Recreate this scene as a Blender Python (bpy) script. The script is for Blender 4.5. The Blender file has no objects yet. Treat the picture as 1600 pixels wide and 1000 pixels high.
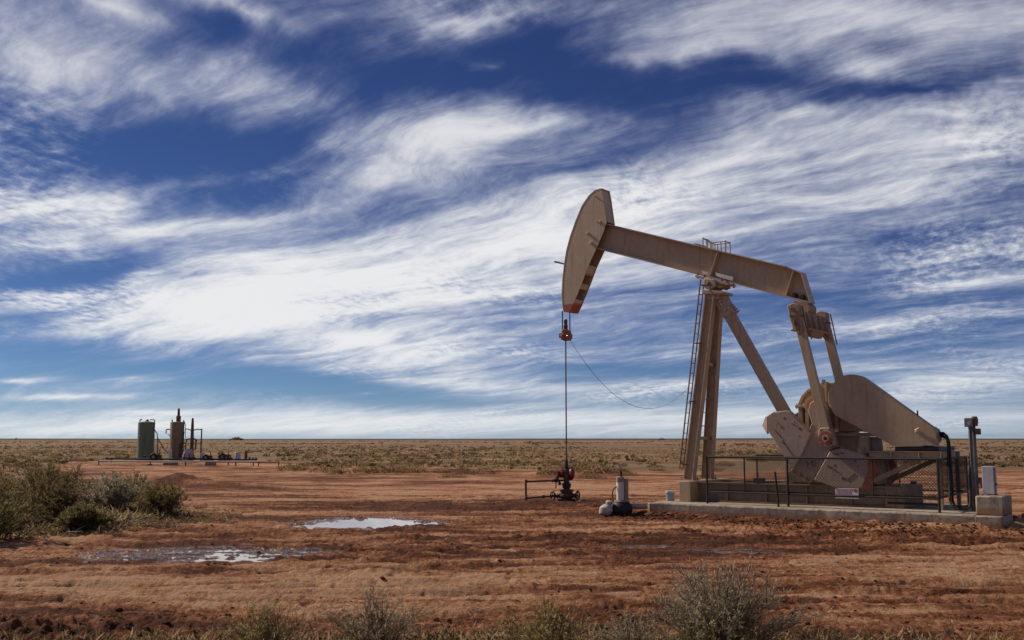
import bpy, math, random
import numpy as np
from mathutils import Vector, Matrix

sc = bpy.context.scene
col = sc.collection
rad = math.radians

# ------------------------------------------------------------------ camera
CAM_H = 2.1
F_PX = 1650.0                       # focal length of the photograph in its own pixels (1600 wide)
PITCH = math.atan(186 / F_PX)
cd = bpy.data.cameras.new('camera'); cam = bpy.data.objects.new('camera', cd); col.objects.link(cam)
cam.location = (0, 0, CAM_H); cam.rotation_euler = (rad(90) + PITCH, 0, 0)
cd.sensor_width = 36.0; cd.lens = 36.0 * F_PX / 1600; cd.clip_start = .1; cd.clip_end = 120000
sc.camera = cam

# ------------------------------------------------------------------ sun, exposure
SUN_EL, SUN_AZ = rad(38), rad(-61)          # azimuth measured from +Y (view direction) towards +X
sdir = Vector((math.sin(SUN_AZ) * math.cos(SUN_EL), math.cos(SUN_AZ) * math.cos(SUN_EL), math.sin(SUN_EL)))
sl = bpy.data.lights.new('sun', 'SUN'); sun = bpy.data.objects.new('sun', sl); col.objects.link(sun)
sl.energy = 4.4; sl.angle = rad(2.0); sl.color = (1.0, .88, .72)
sun.rotation_euler = sdir.to_track_quat('Z', 'Y').to_euler(); sun.location = (-30, 20, 40)
sc.view_settings.view_transform = 'Standard'; sc.view_settings.look = 'None'
sc.view_settings.exposure = 0.0; sc.view_settings.gamma = 1.0; sc.view_settings.use_curve_mapping = False

# ------------------------------------------------------------------ node helper
class NT:
    def __init__(s, tree): s.t = tree; s.n = tree.nodes; s.l = tree.links
    def _set(s, sock, v):
        if isinstance(v, bpy.types.NodeSocket): s.l.new(v, sock)
        elif v is not None:
            if hasattr(sock, 'default_value'):
                try: sock.default_value = v
                except Exception: sock.default_value = (*v, 1.0)
    def node(s, typ, **kw):
        nd = s.n.new(typ)
        for k, v in kw.items(): setattr(nd, k, v)
        return nd
    def math(s, op, a, b=None, c=None, clamp=False):
        nd = s.node('ShaderNodeMath', operation=op); nd.use_clamp = clamp
        s._set(nd.inputs[0], a)
        if b is not None: s._set(nd.inputs[1], b)
        if c is not None: s._set(nd.inputs[2], c)
        return nd.outputs[0]
    def vmath(s, op, a, b=None, scale=None):
        nd = s.node('ShaderNodeVectorMath', operation=op)
        s._set(nd.inputs[0], a)
        if b is not None: s._set(nd.inputs[1], b)
        if scale is not None: s._set(nd.inputs['Scale'], scale)
        return nd.outputs[0]
    def mapr(s, v, a, b, c=0., d=1., smooth=True):
        nd = s.node('ShaderNodeMapRange'); nd.interpolation_type = 'SMOOTHSTEP' if smooth else 'LINEAR'
        s._set(nd.inputs[0], v)
        for i, q in enumerate((a, b, c, d)): s._set(nd.inputs[i + 1], q)
        return nd.outputs[0]
    def mix(s, f, a, b, blend='MIX'):
        nd = s.node('ShaderNodeMix'); nd.data_type = 'RGBA'; nd.blend_type = blend
        s._set(nd.inputs[0], f); s._set(nd.inputs[6], a); s._set(nd.inputs[7], b)
        return nd.outputs[2]
    def noise(s, vec, scale, detail=4, rough=.55, dist=0., out=0):
        nd = s.node('ShaderNodeTexNoise'); s._set(nd.inputs['Vector'], vec)
        s._set(nd.inputs['Scale'], scale); nd.inputs['Detail'].default_value = detail
        nd.inputs['Roughness'].default_value = rough; nd.inputs['Distortion'].default_value = dist
        return nd.outputs[out]
    def mapping(s, vec, loc=(0, 0, 0), rot=(0, 0, 0), scl=(1, 1, 1), typ='POINT'):
        nd = s.node('ShaderNodeMapping', vector_type=typ); s._set(nd.inputs[0], vec)
        if typ != 'VECTOR': nd.inputs['Location'].default_value = loc
        nd.inputs['Rotation'].default_value = rot; nd.inputs['Scale'].default_value = scl
        return nd.outputs[0]

def rotscale(T, vec, loc, ang, sx, sy):
    return T.mapping(vec, loc, (0, 0, -ang), (1 / sx, 1 / sy, 1), 'TEXTURE')

# ------------------------------------------------------------------ world: daylight sky with cirrus
def build_world():
    w = bpy.data.worlds.new('World'); sc.world = w; w.use_nodes = True
    T = NT(w.node_tree); T.n.clear()
    out = T.node('ShaderNodeOutputWorld'); bg = T.node('ShaderNodeBackground'); bg.inputs['Strength'].default_value = .1
    T.l.new(bg.outputs[0], out.inputs[0])
    sky = T.node('ShaderNodeTexSky', sky_type='NISHITA'); sky.sun_disc = False
    sky.sun_elevation = SUN_EL; sky.sun_rotation = SUN_AZ; sky.altitude = 900; sky.air_density = .6; sky.dust_density = 0.0; sky.ozone_density = 4.0
    d = T.vmath('NORMALIZE', T.node('ShaderNodeTexCoord').outputs['Generated'])
    sep = T.node('ShaderNodeSeparateXYZ'); T.l.new(d, sep.inputs[0]); X, Y, Z = sep.outputs
    zc = T.math('MAXIMUM', Z, 0.0)
    # the deep, filtered blue of a dry high plain: contrast curve on the whole sky colour
    sp = T.node('ShaderNodeSeparateColor'); T.l.new(sky.outputs[0], sp.inputs[0]); cb = T.node('ShaderNodeCombineColor')
    for i, (gm, k) in enumerate(SKY_CURVE):
        T.l.new(T.math('MULTIPLY', T.math('POWER', T.math('MULTIPLY', sp.outputs[i], .1), gm), k), cb.inputs[i])
    blue = cb.outputs[0]
    # warp
    wv = T.vmath('SUBTRACT', T.noise(d, 5.0, 3, .55, out=1), (.5, .5, .5))
    wv2 = T.vmath('SUBTRACT', T.noise(d, 22.0, 3, .6, out=1), (.5, .5, .5))
    dw = T.vmath('ADD', T.vmath('ADD', d, T.vmath('SCALE', wv, scale=.09)), T.vmath('SCALE', wv2, scale=.025))
    wsc = T.node('ShaderNodeCombineXYZ'); wsc.inputs[0].default_value = 1; wsc.inputs[1].default_value = 1; T.l.new(T.mapr(Z, .0, .22, .10, 1.0), wsc.inputs[2])
    warp = T.vmath('ADD', T.vmath('SCALE', wv, scale=.10), T.vmath('SCALE', wv2, scale=.03))
    dw = T.vmath('ADD', d, T.vmath('MULTIPLY', warp, wsc.outputs[0]))
    total = None
    for (px, py, sx, sy, tilt, wt) in CLOUDS:
        x, y = (px - 800) / F_PX, -(py - 500) / F_PX
        c_, s_ = math.cos(PITCH), math.sin(PITCH)
        p = Vector((x, c_ - y * s_, s_ + y * c_)).normalized()
        right = Vector((p.y, -p.x, 0)).normalized(); up = right.cross(p)
        a = rad(tilt)
        e1 = right * math.cos(a) + up * math.sin(a); e3 = p; e2 = e3.cross(e1)
        R = Matrix((e1, e2, e3)).transposed()
        k = 1.25 / F_PX
        m = T.mapping(dw, tuple(p), tuple(R.to_euler()), (sx * k, sy * k, .8), 'TEXTURE')
        g = T.node('ShaderNodeTexGradient', gradient_type='QUADRATIC_SPHERE'); T.l.new(m, g.inputs[0])
        total = T.math('MULTIPLY_ADD', g.outputs['Fac'], wt * 1.35, total if total is not None else 0.0)
    # cloud-deck coordinates (perspective of a flat layer)
    inv = T.math('DIVIDE', 1.0, T.math('ADD', zc, .15))
    comb = T.node('ShaderNodeCombineXYZ'); T.l.new(T.math('MULTIPLY', X, inv), comb.inputs[0]); T.l.new(T.math('MULTIPLY', Y, inv), comb.inputs[1])
    P = comb.outputs[0]
    def cen(n, k): return T.math('MULTIPLY', T.math('SUBTRACT', n, .5), k)
    def vcen(n, k): return T.vmath('SCALE', T.vmath('SUBTRACT', n, (.5, .5, .5)), scale=k)
    Pw = T.vmath('ADD', P, T.vmath('ADD', vcen(T.noise(P, .8, 2, .5, out=1), .55), vcen(T.noise(P, 3.1, 2, .5, out=1), .16)))
    wind = rad(28)
    n_big = T.noise(rotscale(T, Pw, (3.1, 1.7, 0), wind, .45, 1.0), 1.7, 4, .55)                  # banks
    n_st = T.noise(rotscale(T, Pw, (1.3, 4.7, 0), wind, .32, 2.0), 2.4, 9, .60)                     # long fibres
    n_fi = T.noise(rotscale(T, Pw, (7, 2, 0), rad(48), .9, 3.0), 5.0, 8, .64)                      # fine combed hair
    n_pu = T.noise(rotscale(T, P, (0, 5, 2), rad(20), 2.4, 1.4), 12.0, 5, .62, .25)                  # small ripples
    rip = T.mapr(T.noise(P, 1.1, 2, .5), .5, .66)
    nn = T.math('ADD', T.math('ADD', cen(n_big, 1.0), cen(n_st, 1.7)), T.math('ADD', cen(n_fi, .85), T.math('MULTIPLY', cen(n_pu, 1.5), T.math('MULTIPLY_ADD', rip, .85, .15))))
    fade = T.mapr(zc, .0, .09, .35, 1.0)
    dens = T.math('ADD', T.math('MULTIPLY_ADD', T.math('TANH', T.math('MULTIPLY', total, 1.25)), .70, T.math('MULTIPLY_ADD', T.mapr(total, .95, 1.9), .42, .24)), T.math('MULTIPLY', nn, fade))
    alpha = T.math('POWER', T.mapr(dens, -.30, 1.16), 1.3)
    # cloud white: thick parts brighter, thin high parts a little mauve
    cc = T.mix(T.mapr(dens, .1, 1.0), (4.7, 5.2, 6.9, 1), (8.4, 8.5, 8.6, 1))
    cc = T.mix(T.mapr(zc, .2, .38), cc, T.mix(1.0, cc, (.78, .78, .84, 1), 'MULTIPLY'))
    fin = T.mix(T.math('MULTIPLY', alpha, .96), T.mix(1.0, blue, (10, 10, 10, 1), 'MULTIPLY'), cc)
    T.l.new(fin, bg.inputs['Color'])

SKY_CURVE = ((1.22, .50), (1.26, .53), (1.04, .54))
CLOUDS = [  # direction of each cloud bank given by its place in the photograph: x, y, half width, half height, tilt, weight
    (620, 440, 480, 115, 4, 1.0), (340, 470, 310, 80, 12, .8), (150, 352, 360, 52, 1, .95), (540, 535, 470, 80, -10, .95),
    (860, 380, 330, 90, 6, .55), (690, 225, 280, 100, 20, .62), (560, 190, 120, 50, 20, .25), (1180, 245, 520, 75, 8, .75),
    (1480, 215, 260, 80, 12, .5), (1430, 320, 380, 110, 6, .4), (1330, 45, 470, 70, -4, .85), (1100, 70, 200, 40, -10, .4),
    (60, 120, 260, 130, -8, .4), (170, 20, 170, 38, -12, .6), (350, 8, 110, 30, -8, .7), (730, 20, 200, 28, 8, .5),
    (770, 100, 130, 30, -12, .55), (1340, 130, 90, 30, 0, .55), (1000, 330, 380, 100, 10, .5), (820, 300, 300, 70, 10, .35), (430, 275, 260, 26, 8, .3),
    (900, 655, 1700, 34, 0, .75), (250, 668, 800, 24, 0, .6), (1460, 600, 340, 46, 4, .6), (1330, 565, 220, 20, 4, .3),
    (45, 588, 80, 8, 2, .9), (105, 617, 120, 8, 0, .8), (215, 590, 60, 8, 3, .4), (20, 447, 90, 14, 0, .5), (235, 645, 90, 6, 0, .5), (580, 617, 30, 4, 0, .5),
    (1500, 430, 280, 36, 10, .4), (1420, 500, 280, 24, 4, .35), (760, 600, 300, 18, -4, .35), (1060, 600, 260, 24, 4, .45),
    (250, 235, 380, 80, -2, -1.05), (560, 85, 420, 70, -6, -.8), (1050, 140, 360, 42, -8, -.95), (860, 60, 120, 60, 0, -.5), (900, 110, 200, 40, -10, -.5),
    (130, 425, 200, 28, 6, -.75), (100, 545, 260, 44, 0, -.75), (480, 605, 460, 26, -5, -.75), (1290, 470, 260, 40, 6, -.3), (960, 575, 300, 18, 0, -.3),
    (1450, 150, 300, 22, 6, -.5), (60, 490, 60, 16, 8, -.3), (1400, 375, 200, 30, 8, -.25), (1340, 590, 120, 30, 0, -.3),
]
build_world()
# ------------------------------------------------------------------ material helpers
def new_mat(name):
    m = bpy.data.materials.new(name); m.use_nodes = True
    T = NT(m.node_tree); b = T.n['Principled BSDF']
    return m, T, b

def worn(name, base, dark, light, rough=.55, metal=0., scale=1.0, rust=0., rustcol=(.16, .06, .025), bump=.15, streak=True, spec=.35):
    """painted or raw surface with blotches, run marks, grain and rust flecks (object coordinates, metres)"""
    m, T, b = new_mat(name)
    oc = T.node('ShaderNodeTexCoord').outputs['Object']
    n1 = T.noise(oc, 1.3 * scale, 5, .6); n2 = T.noise(oc, 9 * scale, 5, .65); n3 = T.noise(oc, 60 * scale, 3, .6)
    c = T.mix(T.mapr(n1, .3, .72), (*base, 1), (*light, 1))
    c = T.mix(T.math('MULTIPLY', T.mapr(n2, .45, .8), .5), c, (*dark, 1))
    if streak:
        st = T.noise(T.mapping(oc, scl=(7, 7, .7)), 1.4 * scale, 4, .6)
        c = T.mix(T.math('MULTIPLY', T.mapr(st, .5, .75), .8), c, (*dark, 1))
    if rust > 0:
        r = T.mapr(T.noise(oc, 5.5 * scale, 7, .72, .4), .70 - .18 * rust, .80 - .18 * rust)
        c = T.mix(r, c, (*rustcol, 1))
    c = T.mix(.15, c, T.mix(n3, (.25, .25, .25, 1), (1.0, 1.0, 1.0, 1)), 'SOFT_LIGHT')
    T.l.new(c, b.inputs['Base Color'])
    T.l.new(T.mapr(n2, .2, .8, max(.05, rough - .12), min(1, rough + .15)), b.inputs['Roughness'])
    b.inputs['Metallic'].default_value = metal; b.inputs['Specular IOR Level'].default_value = spec
    bp = T.node('ShaderNodeBump'); bp.inputs['Strength'].default_value = bump; bp.inputs['Distance'].default_value = .01
    T.l.new(T.math('ADD', n3, T.math('MULTIPLY', n2, 2.0)), bp.inputs['Height']); T.l.new(bp.outputs[0], b.inputs['Normal'])
    return m

M = {}
M['tan'] = worn('tan_paint', (.41, .295, .182), (.31, .215, .125), (.46, .34, .215), .5, 0, 1, .25)
M['tan_head'] = worn('tan_paint_pale', (.50, .375, .24), (.37, .265, .165), (.55, .425, .285), .5, 0, 1, .2)
M['skid'] = worn('shaded_skid_paint', (.19, .13, .085), (.09, .058, .036), (.25, .175, .115), .6, 0, 1.2, .5)  # tan paint darkened: the deep shade on the skid is put into the colour
M['tan_dusty'] = worn('tan_paint_dusty', (.30, .205, .13), (.18, .11, .068), (.37, .26, .17), .65, 0, 1.5, .6)
M['weight'] = worn('cast_weight_paint', (.345, .25, .185), (.24, .165, .12), (.39, .29, .22), .6, 0, 1.6, .3)
M['red'] = worn('red_oxide_paint', (.33, .075, .035), (.17, .04, .02), (.4, .13, .08), .55, 0, 2, .3, (.1, .04, .02))
M['faded_red'] = worn('faded_red_paint', (.27, .16, .14), (.2, .08, .06), (.33, .24, .22), .5, 0, 3, .3, (.2, .06, .04))
M['orange'] = worn('orange_grease', (.48, .14, .04), (.2, .06, .02), (.55, .2, .07), .45, 0, 4, .4, (.1, .03, .01))
M['red_valve'] = worn('wellhead_red', (.13, .014, .012), (.04, .01, .009), (.2, .028, .02), .45, 0, 4, .3, (.05, .02, .012))
M['black'] = worn('black_paint', (.018, .016, .015), (.009, .008, .008), (.04, .033, .028), .55, 0, 2, .35, (.05, .025, .014))
M['pipe_dark'] = worn('oily_pipe', (.075, .042, .028), (.022, .015, .012), (.12, .068, .045), .5, 0, 4, .5, (.09, .04, .02))
M['rubber'] = worn('black_rubber', (.016, .015, .015), (.008, .008, .008), (.03, .028, .026), .6, 0, 4, 0)
M['rust'] = worn('rusty_steel', (.15, .085, .05), (.07, .04, .026), (.22, .13, .08), .8, 0, 2, .7, (.12, .05, .022))
M['steel'] = worn('bright_steel', (.45, .43, .4), (.2, .17, .14), (.55, .53, .5), .35, .8, 4, .2)
M['cable'] = worn('wire_rope', (.06, .055, .05), (.03, .026, .024), (.1, .09, .08), .5, .4, 6, 0)
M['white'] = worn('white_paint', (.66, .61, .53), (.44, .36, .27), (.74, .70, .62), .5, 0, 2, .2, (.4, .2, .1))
M['white_plastic'] = worn('white_sack', (.44, .39, .35), (.3, .24, .2), (.54, .49, .45), .6, 0, 5, 0)
M['box_grey'] = worn('grey_cabinet', (.5, .49, .5), (.4, .37, .36), (.56, .55, .56), .5, 0, 1.5, .08)
M['bucket'] = worn('bucket_grey', (.21, .25, .29), (.13, .15, .17), (.3, .34, .38), .5, 0, 4, 0)
M['bucket_rim'] = worn('bucket_lid_grey', (.36, .41, .46), (.25, .28, .31), (.44, .48, .52), .5, 0, 4, 0)
M['beige_pipe'] = worn('dusty_pipe', (.33, .24, .18), (.2, .13, .09), (.42, .33, .26), .7, 0, 2, .1)
M['green'] = worn('green_tank_paint', (.15, .17, .115), (.09, .10, .068), (.2, .22, .155), .5, 0, .5, .12)
M['brown_tank'] = worn('brown_tank_paint', (.21, .15, .088), (.10, .068, .038), (.28, .205, .13), .65, 0, .6, .6)
M['pole_wood'] = worn('weathered_pole', (.105, .1, .085), (.05, .047, .04), (.2, .185, .16), .85, 0, 2.2, 0)
M['dry_wood'] = worn('dead_wood', (.36, .3, .24), (.2, .15, .11), (.5, .44, .37), .85, 0, 3, 0)
M['sign'] = worn('sign_white', (.74, .7, .68), (.55, .47, .43), (.8, .78, .77), .45, 0, 5, 0)
M['print_red'] = worn('print_red', (.42, .07, .06), (.3, .06, .05), (.5, .14, .12), .5, 0, 8, 0)
M['print_black'] = worn('print_dark', (.09, .06, .06), (.05, .04, .04), (.16, .12, .12), .5, 0, 8, 0)
M['grey_pole'] = worn('grey_fitting', (.16, .155, .15), (.09, .085, .08), (.24, .23, .22), .5, .2, 4, .2)
M['motor'] = worn('motor_dark', (.03, .026, .024), (.015, .013, .012), (.06, .05, .043), .5, 0, 4, .3)
M['galv'] = worn('fence_wire', (.075, .062, .052), (.05, .04, .035), (.11, .095, .08), .5, .5, 6, 0)
M['orange_plastic'] = worn('orange_drum', (.42, .17, .05), (.25, .09, .03), (.5, .24, .1), .5, 0, 4, 0)

def concrete_mat():
    m, T, b = new_mat('stained_concrete')
    oc = T.node('ShaderNodeTexCoord').outputs['Object']
    n1 = T.noise(oc, 1.1, 5, .6); n2 = T.noise(oc, 6, 6, .7, .3); n3 = T.noise(oc, 45, 4, .7)
    c = T.mix(T.mapr(n1, .3, .7), (.31, .245, .18, 1), (.41, .34, .265, 1))
    c = T.mix(T.math('MULTIPLY', T.mapr(n2, .46, .66), .8), c, (.17, .115, .075, 1))
    st = T.noise(T.mapping(oc, scl=(5, 5, .9)), 1.2, 5, .65)
    c = T.mix(T.math('MULTIPLY', T.mapr(st, .5, .7), .8), c, (.10, .08, .064, 1))
    z = T.node('ShaderNodeSeparateXYZ'); T.l.new(oc, z.inputs[0])
    splash = T.math('MULTIPLY', T.mapr(T.math('ADD', z.outputs[2], T.math('MULTIPLY', n2, -.22)), .12, -.02), .8)   # red mud splashed up from the ground
    c = T.mix(splash, c, (.27, .125, .062, 1))
    c = T.mix(.35, c, T.mix(n3, (.2, .2, .2, 1), (1, 1, 1, 1)), 'SOFT_LIGHT')
    T.l.new(c, b.inputs['Base Color']); b.inputs['Roughness'].default_value = .88
    bp = T.node('ShaderNodeBump'); bp.inputs['Strength'].default_value = .5; bp.inputs['Distance'].default_value = .012
    T.l.new(T.math('ADD', n3, n2), bp.inputs['Height']); T.l.new(bp.outputs[0], b.inputs['Normal'])
    return m
M['concrete'] = concrete_mat()

def plant_mat(name, cols, rough=.7, trans=.48):
    m, T, b = new_mat(name)
    g = T.node('ShaderNodeNewGeometry'); r = g.outputs['Random Per Island']
    oc = T.node('ShaderNodeTexCoord').outputs['Object']; n = T.noise(oc, 4.0, 3, .6)
    cr = T.node('ShaderNodeValToRGB'); el = cr.color_ramp.elements
    while len(el) < len(cols): el.new(.5)
    for i, c in enumerate(cols): el[i].position = i / (len(cols) - 1); el[i].color = (*c, 1)
    T.l.new(T.math('ADD', T.math('MULTIPLY', r, .6), T.math('MULTIPLY', T.mapr(n, .25, .75), .4)), cr.inputs[0])
    T.l.new(cr.outputs[0], b.inputs['Base Color']); b.inputs['Roughness'].default_value = rough
    b.inputs['Specular IOR Level'].default_value = .2
    tr = T.node('ShaderNodeBsdfTranslucent'); T.l.new(cr.outputs[0], tr.inputs[0]); mx = T.node('ShaderNodeMixShader'); mx.inputs[0].default_value = trans
    T.l.new(b.outputs[0], mx.inputs[1]); T.l.new(tr.outputs[0], mx.inputs[2]); T.l.new(mx.outputs[0], T.n['Material Output'].inputs[0])
    return m
M['leaf_olive'] = plant_mat('leaf_olive', [(.085, .068, .027), (.165, .128, .05), (.285, .215, .09), (.45, .34, .165)])
M['leaf_brown'] = plant_mat('leaf_brown', [(.08, .06, .028), (.155, .113, .05), (.25, .18, .084), (.38, .27, .14)])
M['leaf_grey'] = plant_mat('leaf_grey', [(.19, .165, .11), (.30, .26, .18), (.43, .37, .26), (.58, .5, .37)])
M['leaf_green'] = plant_mat('leaf_green', [(.065, .058, .022), (.13, .112, .042), (.24, .195, .08), (.4, .31, .15)])
M['leaf_yellow'] = plant_mat('leaf_yellow', [(.17, .135, .05), (.28, .225, .085), (.4, .32, .14), (.54, .44, .24)])
M['straw'] = plant_mat('straw', [(.17, .115, .06), (.26, .185, .1), (.36, .27, .16), (.46, .37, .24)])
M['twig'] = plant_mat('twig', [(.09, .065, .045), (.16, .12, .085), (.27, .21, .155), (.38, .31, .24)])
M['scrub_far'] = plant_mat('scrub_far', [(.105, .072, .04), (.165, .112, .06), (.235, .155, .084), (.33, .225, .12)])
M['grass_far'] = plant_mat('grass_far', [(.2, .13, .066), (.29, .19, .096), (.385, .26, .135), (.46, .325, .18)])

# ------------------------------------------------------------------ mesh builder
class MB:
    def __init__(s): s.v = []; s.f = []; s.b = []
    def add(s, vs, fs):
        s.b.append((len(s.v), len(s.f))); o = len(s.v); s.v += [tuple(q) for q in vs]; s.f += [tuple(i + o for i in f) for f in fs]; return s
    def box(s, c, size, R=None):
        hx, hy, hz = [q / 2 for q in size]; c = Vector(c)
        vs = [Vector((x, y, z)) for x in (-hx, hx) for y in (-hy, hy) for z in (-hz, hz)]
        if R is not None: vs = [R @ q for q in vs]
        return s.add([c + q for q in vs], [(0, 1, 3, 2), (4, 6, 7, 5), (0, 4, 5, 1), (2, 3, 7, 6), (0, 2, 6, 4), (1, 5, 7, 3)])
    def bounds(s, x0, x1, y0, y1, z0, z1):
        return s.box(((x0 + x1) / 2, (y0 + y1) / 2, (z0 + z1) / 2), (abs(x1 - x0), abs(y1 - y0), abs(z1 - z0)))
    def prism(s, poly, v0, v1, poly1=None):
        """polygon in (u, z) extruded along v"""
        n = len(poly); q = poly1 or poly
        vs = [(a, v0, b) for a, b in poly] + [(a, v1, b) for a, b in q]
        ar = sum(poly[i][0] * poly[(i + 1) % n][1] - poly[(i + 1) % n][0] * poly[i][1] for i in range(n))
        fs = [tuple(range(n)), tuple(range(2 * n - 1, n - 1, -1))] + [((i + 1) % n, i, n + i, n + (i + 1) % n) for i in range(n)]
        if (ar < 0) == (v1 > v0): fs = [f[::-1] for f in fs]
        return s.add(vs, fs)
    def slab(s, poly, z0, z1):
        n = len(poly)
        vs = [(a, b, z0) for a, b in poly] + [(a, b, z1) for a, b in poly]
        return s.add(vs, [tuple(range(n - 1, -1, -1)), tuple(range(n, 2 * n))] + [(i, (i + 1) % n, n + (i + 1) % n, n + i) for i in range(n)])
    def tube(s, pts, r, n=8, r1=None, caps=True):
        pts = [Vector(p) for p in pts]; k = len(pts); vs = []; fs = []
        up = None
        for i, p in enumerate(pts):
            t = (pts[min(i + 1, k - 1)] - pts[max(i - 1, 0)]).normalized()
            if up is None: up = Vector((0, 0, 1)) if abs(t.z) < .9 else Vector((1, 0, 0))
            a = t.cross(up).normalized(); b = a.cross(t).normalized(); up = b
            rr = r if r1 is None else r + (r1 - r) * i / max(1, k - 1)
            vs += [p + (a * math.cos(2 * math.pi * j / n) + b * math.sin(2 * math.pi * j / n)) * rr for j in range(n)]
        for i in range(k - 1):
            for j in range(n): fs.append((i * n + j, i * n + (j + 1) % n, (i + 1) * n + (j + 1) % n, (i + 1) * n + j))
        if caps: fs += [tuple(range(n - 1, -1, -1)), tuple(range((k - 1) * n, k * n))]
        return s.add(vs, fs)
    def cyl(s, p0, p1, r, r1=None, n=16): return s.tube([p0, p1], r, n, r1)
    def lathe(s, prof, c, n=24, ax='z'):
        """(radius, height) profile turned about an axis through c"""
        c = Vector(c); vs = []; fs = []; k = len(prof)
        for r, h in prof:
            for j in range(n):
                a = 2 * math.pi * j / n; x, y = r * math.cos(a), r * math.sin(a)
                vs.append(c + (Vector((x, y, h)) if ax == 'z' else Vector((x, h, y)) if ax == 'y' else Vector((h, x, y))))
        for i in range(k - 1):
            for j in range(n):
                f = (i * n + j, i * n + (j + 1) % n, (i + 1) * n + (j + 1) % n, (i + 1) * n + j)
                fs.append(f if ax != 'y' else f[::-1])
        fs += [tuple(range(n))[::-1], tuple(range((k - 1) * n, k * n))]
        return s.add(vs, fs)
    def frame(s, p0, p1, side):
        p0, p1 = Vector(p0), Vector(p1); t = (p1 - p0).normalized(); w = (Vector(side) - t * Vector(side).dot(t)).normalized(); d = t.cross(w)
        return p0, p1, t, w, d
    def beam(s, p0, p1, w, d, side=(0, 1, 0)):
        """solid bar: width w along side, depth d across"""
        p0, p1, t, sw, sd = s.frame(p0, p1, side)
        R = Matrix((sw, sd, t)).transposed()
        return s.box((p0 + p1) / 2, (w, d, (p1 - p0).length), R)
    def ibeam(s, p0, p1, w, d, side=(0, 1, 0), tf=.028, tw=.02):
        """I section: flanges of width w along side, overall depth d"""
        p0, p1, t, sw, sd = s.frame(p0, p1, side); L = (p1 - p0).length; R = Matrix((sw, sd, t)).transposed(); c = (p0 + p1) / 2
        s.box(c + sd * (d / 2 - tf / 2), (w, tf, L), R); s.box(c - sd * (d / 2 - tf / 2), (w, tf, L), R)
        return s.box(c, (tw, d - 2 * tf, L), R)
    def pieces(s):
        """primitives that lie apart from each other, as separate builders"""
        ends = s.b[1:] + [(len(s.v), len(s.f))]; B = []
        for (v0, f0), (v1, f1) in zip(s.b, ends):
            a = np.array(s.v[v0:v1], float); B.append((a.min(0), a.max(0)))
        lab = list(range(len(B)))
        for i in range(len(B)):
            for j in range(i):
                gap = np.maximum(0, np.maximum(B[i][0] - B[j][1], B[j][0] - B[i][1])); big = max((B[i][1] - B[i][0]).max(), (B[j][1] - B[j][0]).max())
                if np.linalg.norm(gap) < max(.02, .3 * big) and lab[i] != lab[j]:
                    q = lab[j]; lab = [lab[i] if l == q else l for l in lab]
        out = []
        for l in dict.fromkeys(lab):
            m = MB()
            for k, (v0, f0) in enumerate(s.b):
                if lab[k] == l:
                    v1, f1 = ends[k]; m.add(s.v[v0:v1], [tuple(i - v0 for i in f) for f in s.f[f0:f1]])
            out.append(m)
        return out
    def build(s, name, mat, parent=None, smooth=35, bevel=0, split=True):
        if split and parent and 1 < len(s.b) < 120:
            ps = s.pieces()
            if len(ps) > 1: return [p.build(name, mat, parent, smooth, bevel, False) for p in ps][0]
        org = ORG.get(parent.name, Vector()) if parent else Vector(BASE)
        me = bpy.data.meshes.new(name); me.from_pydata([Vector(q) - org for q in s.v], [], s.f); me.update()
        me.materials.append(M[mat] if isinstance(mat, str) else mat)
        if smooth:
            me.polygons.foreach_set('use_smooth', [True] * len(me.polygons)); me.set_sharp_from_angle(angle=rad(smooth))
        o = bpy.data.objects.new(name, me); col.objects.link(o)
        if parent: o.parent = parent; ORG[o.name] = org
        if bevel:
            bv = o.modifiers.new('bevel', 'BEVEL'); bv.width = bevel; bv.segments = 2; bv.limit_method = 'ANGLE'; bv.angle_limit = rad(40); bv.harden_normals = False
        return o

ORG = {}; BASE = (0, 0, 0)
def tag(o, label=None, cat=None, group=None, kind=None):
    for k, v in (('label', label), ('category', cat), ('group', group), ('kind', kind)):
        if v: o[k] = v
    return o

# frame of the well pad: u along the pumping unit (towards its tail), v across it (away from the camera)
PAD_O = Vector((3.934, 29.894, 0)); PAD_R = rad(-35.29)
PU = Vector((math.cos(PAD_R), math.sin(PAD_R), 0)); PV = Vector((-PU.y, PU.x, 0))
def pad(u, v, z=0): return PAD_O + PU * u + PV * v + Vector((0, 0, z))
def unpad(p): q = Vector(p) - PAD_O; return Vector((q.dot(PU), q.dot(PV), p[2]))

def thing(name, label, cat, at, local=True, group=None):
    """Empty at the base of a thing; at in pad coordinates (local) or in world coordinates"""
    o = bpy.data.objects.new(name, None); col.objects.link(o); o.empty_display_size = .3
    o.location = pad(*at) if local else Vector(at)
    if local: o.rotation_euler = (0, 0, PAD_R)
    ORG[o.name] = Vector(at)
    return tag(o, label, cat, group)
def single(mb, name, mat, label, cat, at, local=True, group=None, bevel=0, kind=None):
    """a thing that is one mesh, its origin at its base"""
    mb.v = [tuple(Vector(q) - Vector(at)) for q in mb.v]
    o = mb.build(name, mat, None, bevel=bevel)
    o.location = pad(*at) if local else Vector(at)
    if local: o.rotation_euler = (0, 0, PAD_R)
    return tag(o, label, cat, group, kind)

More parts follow.
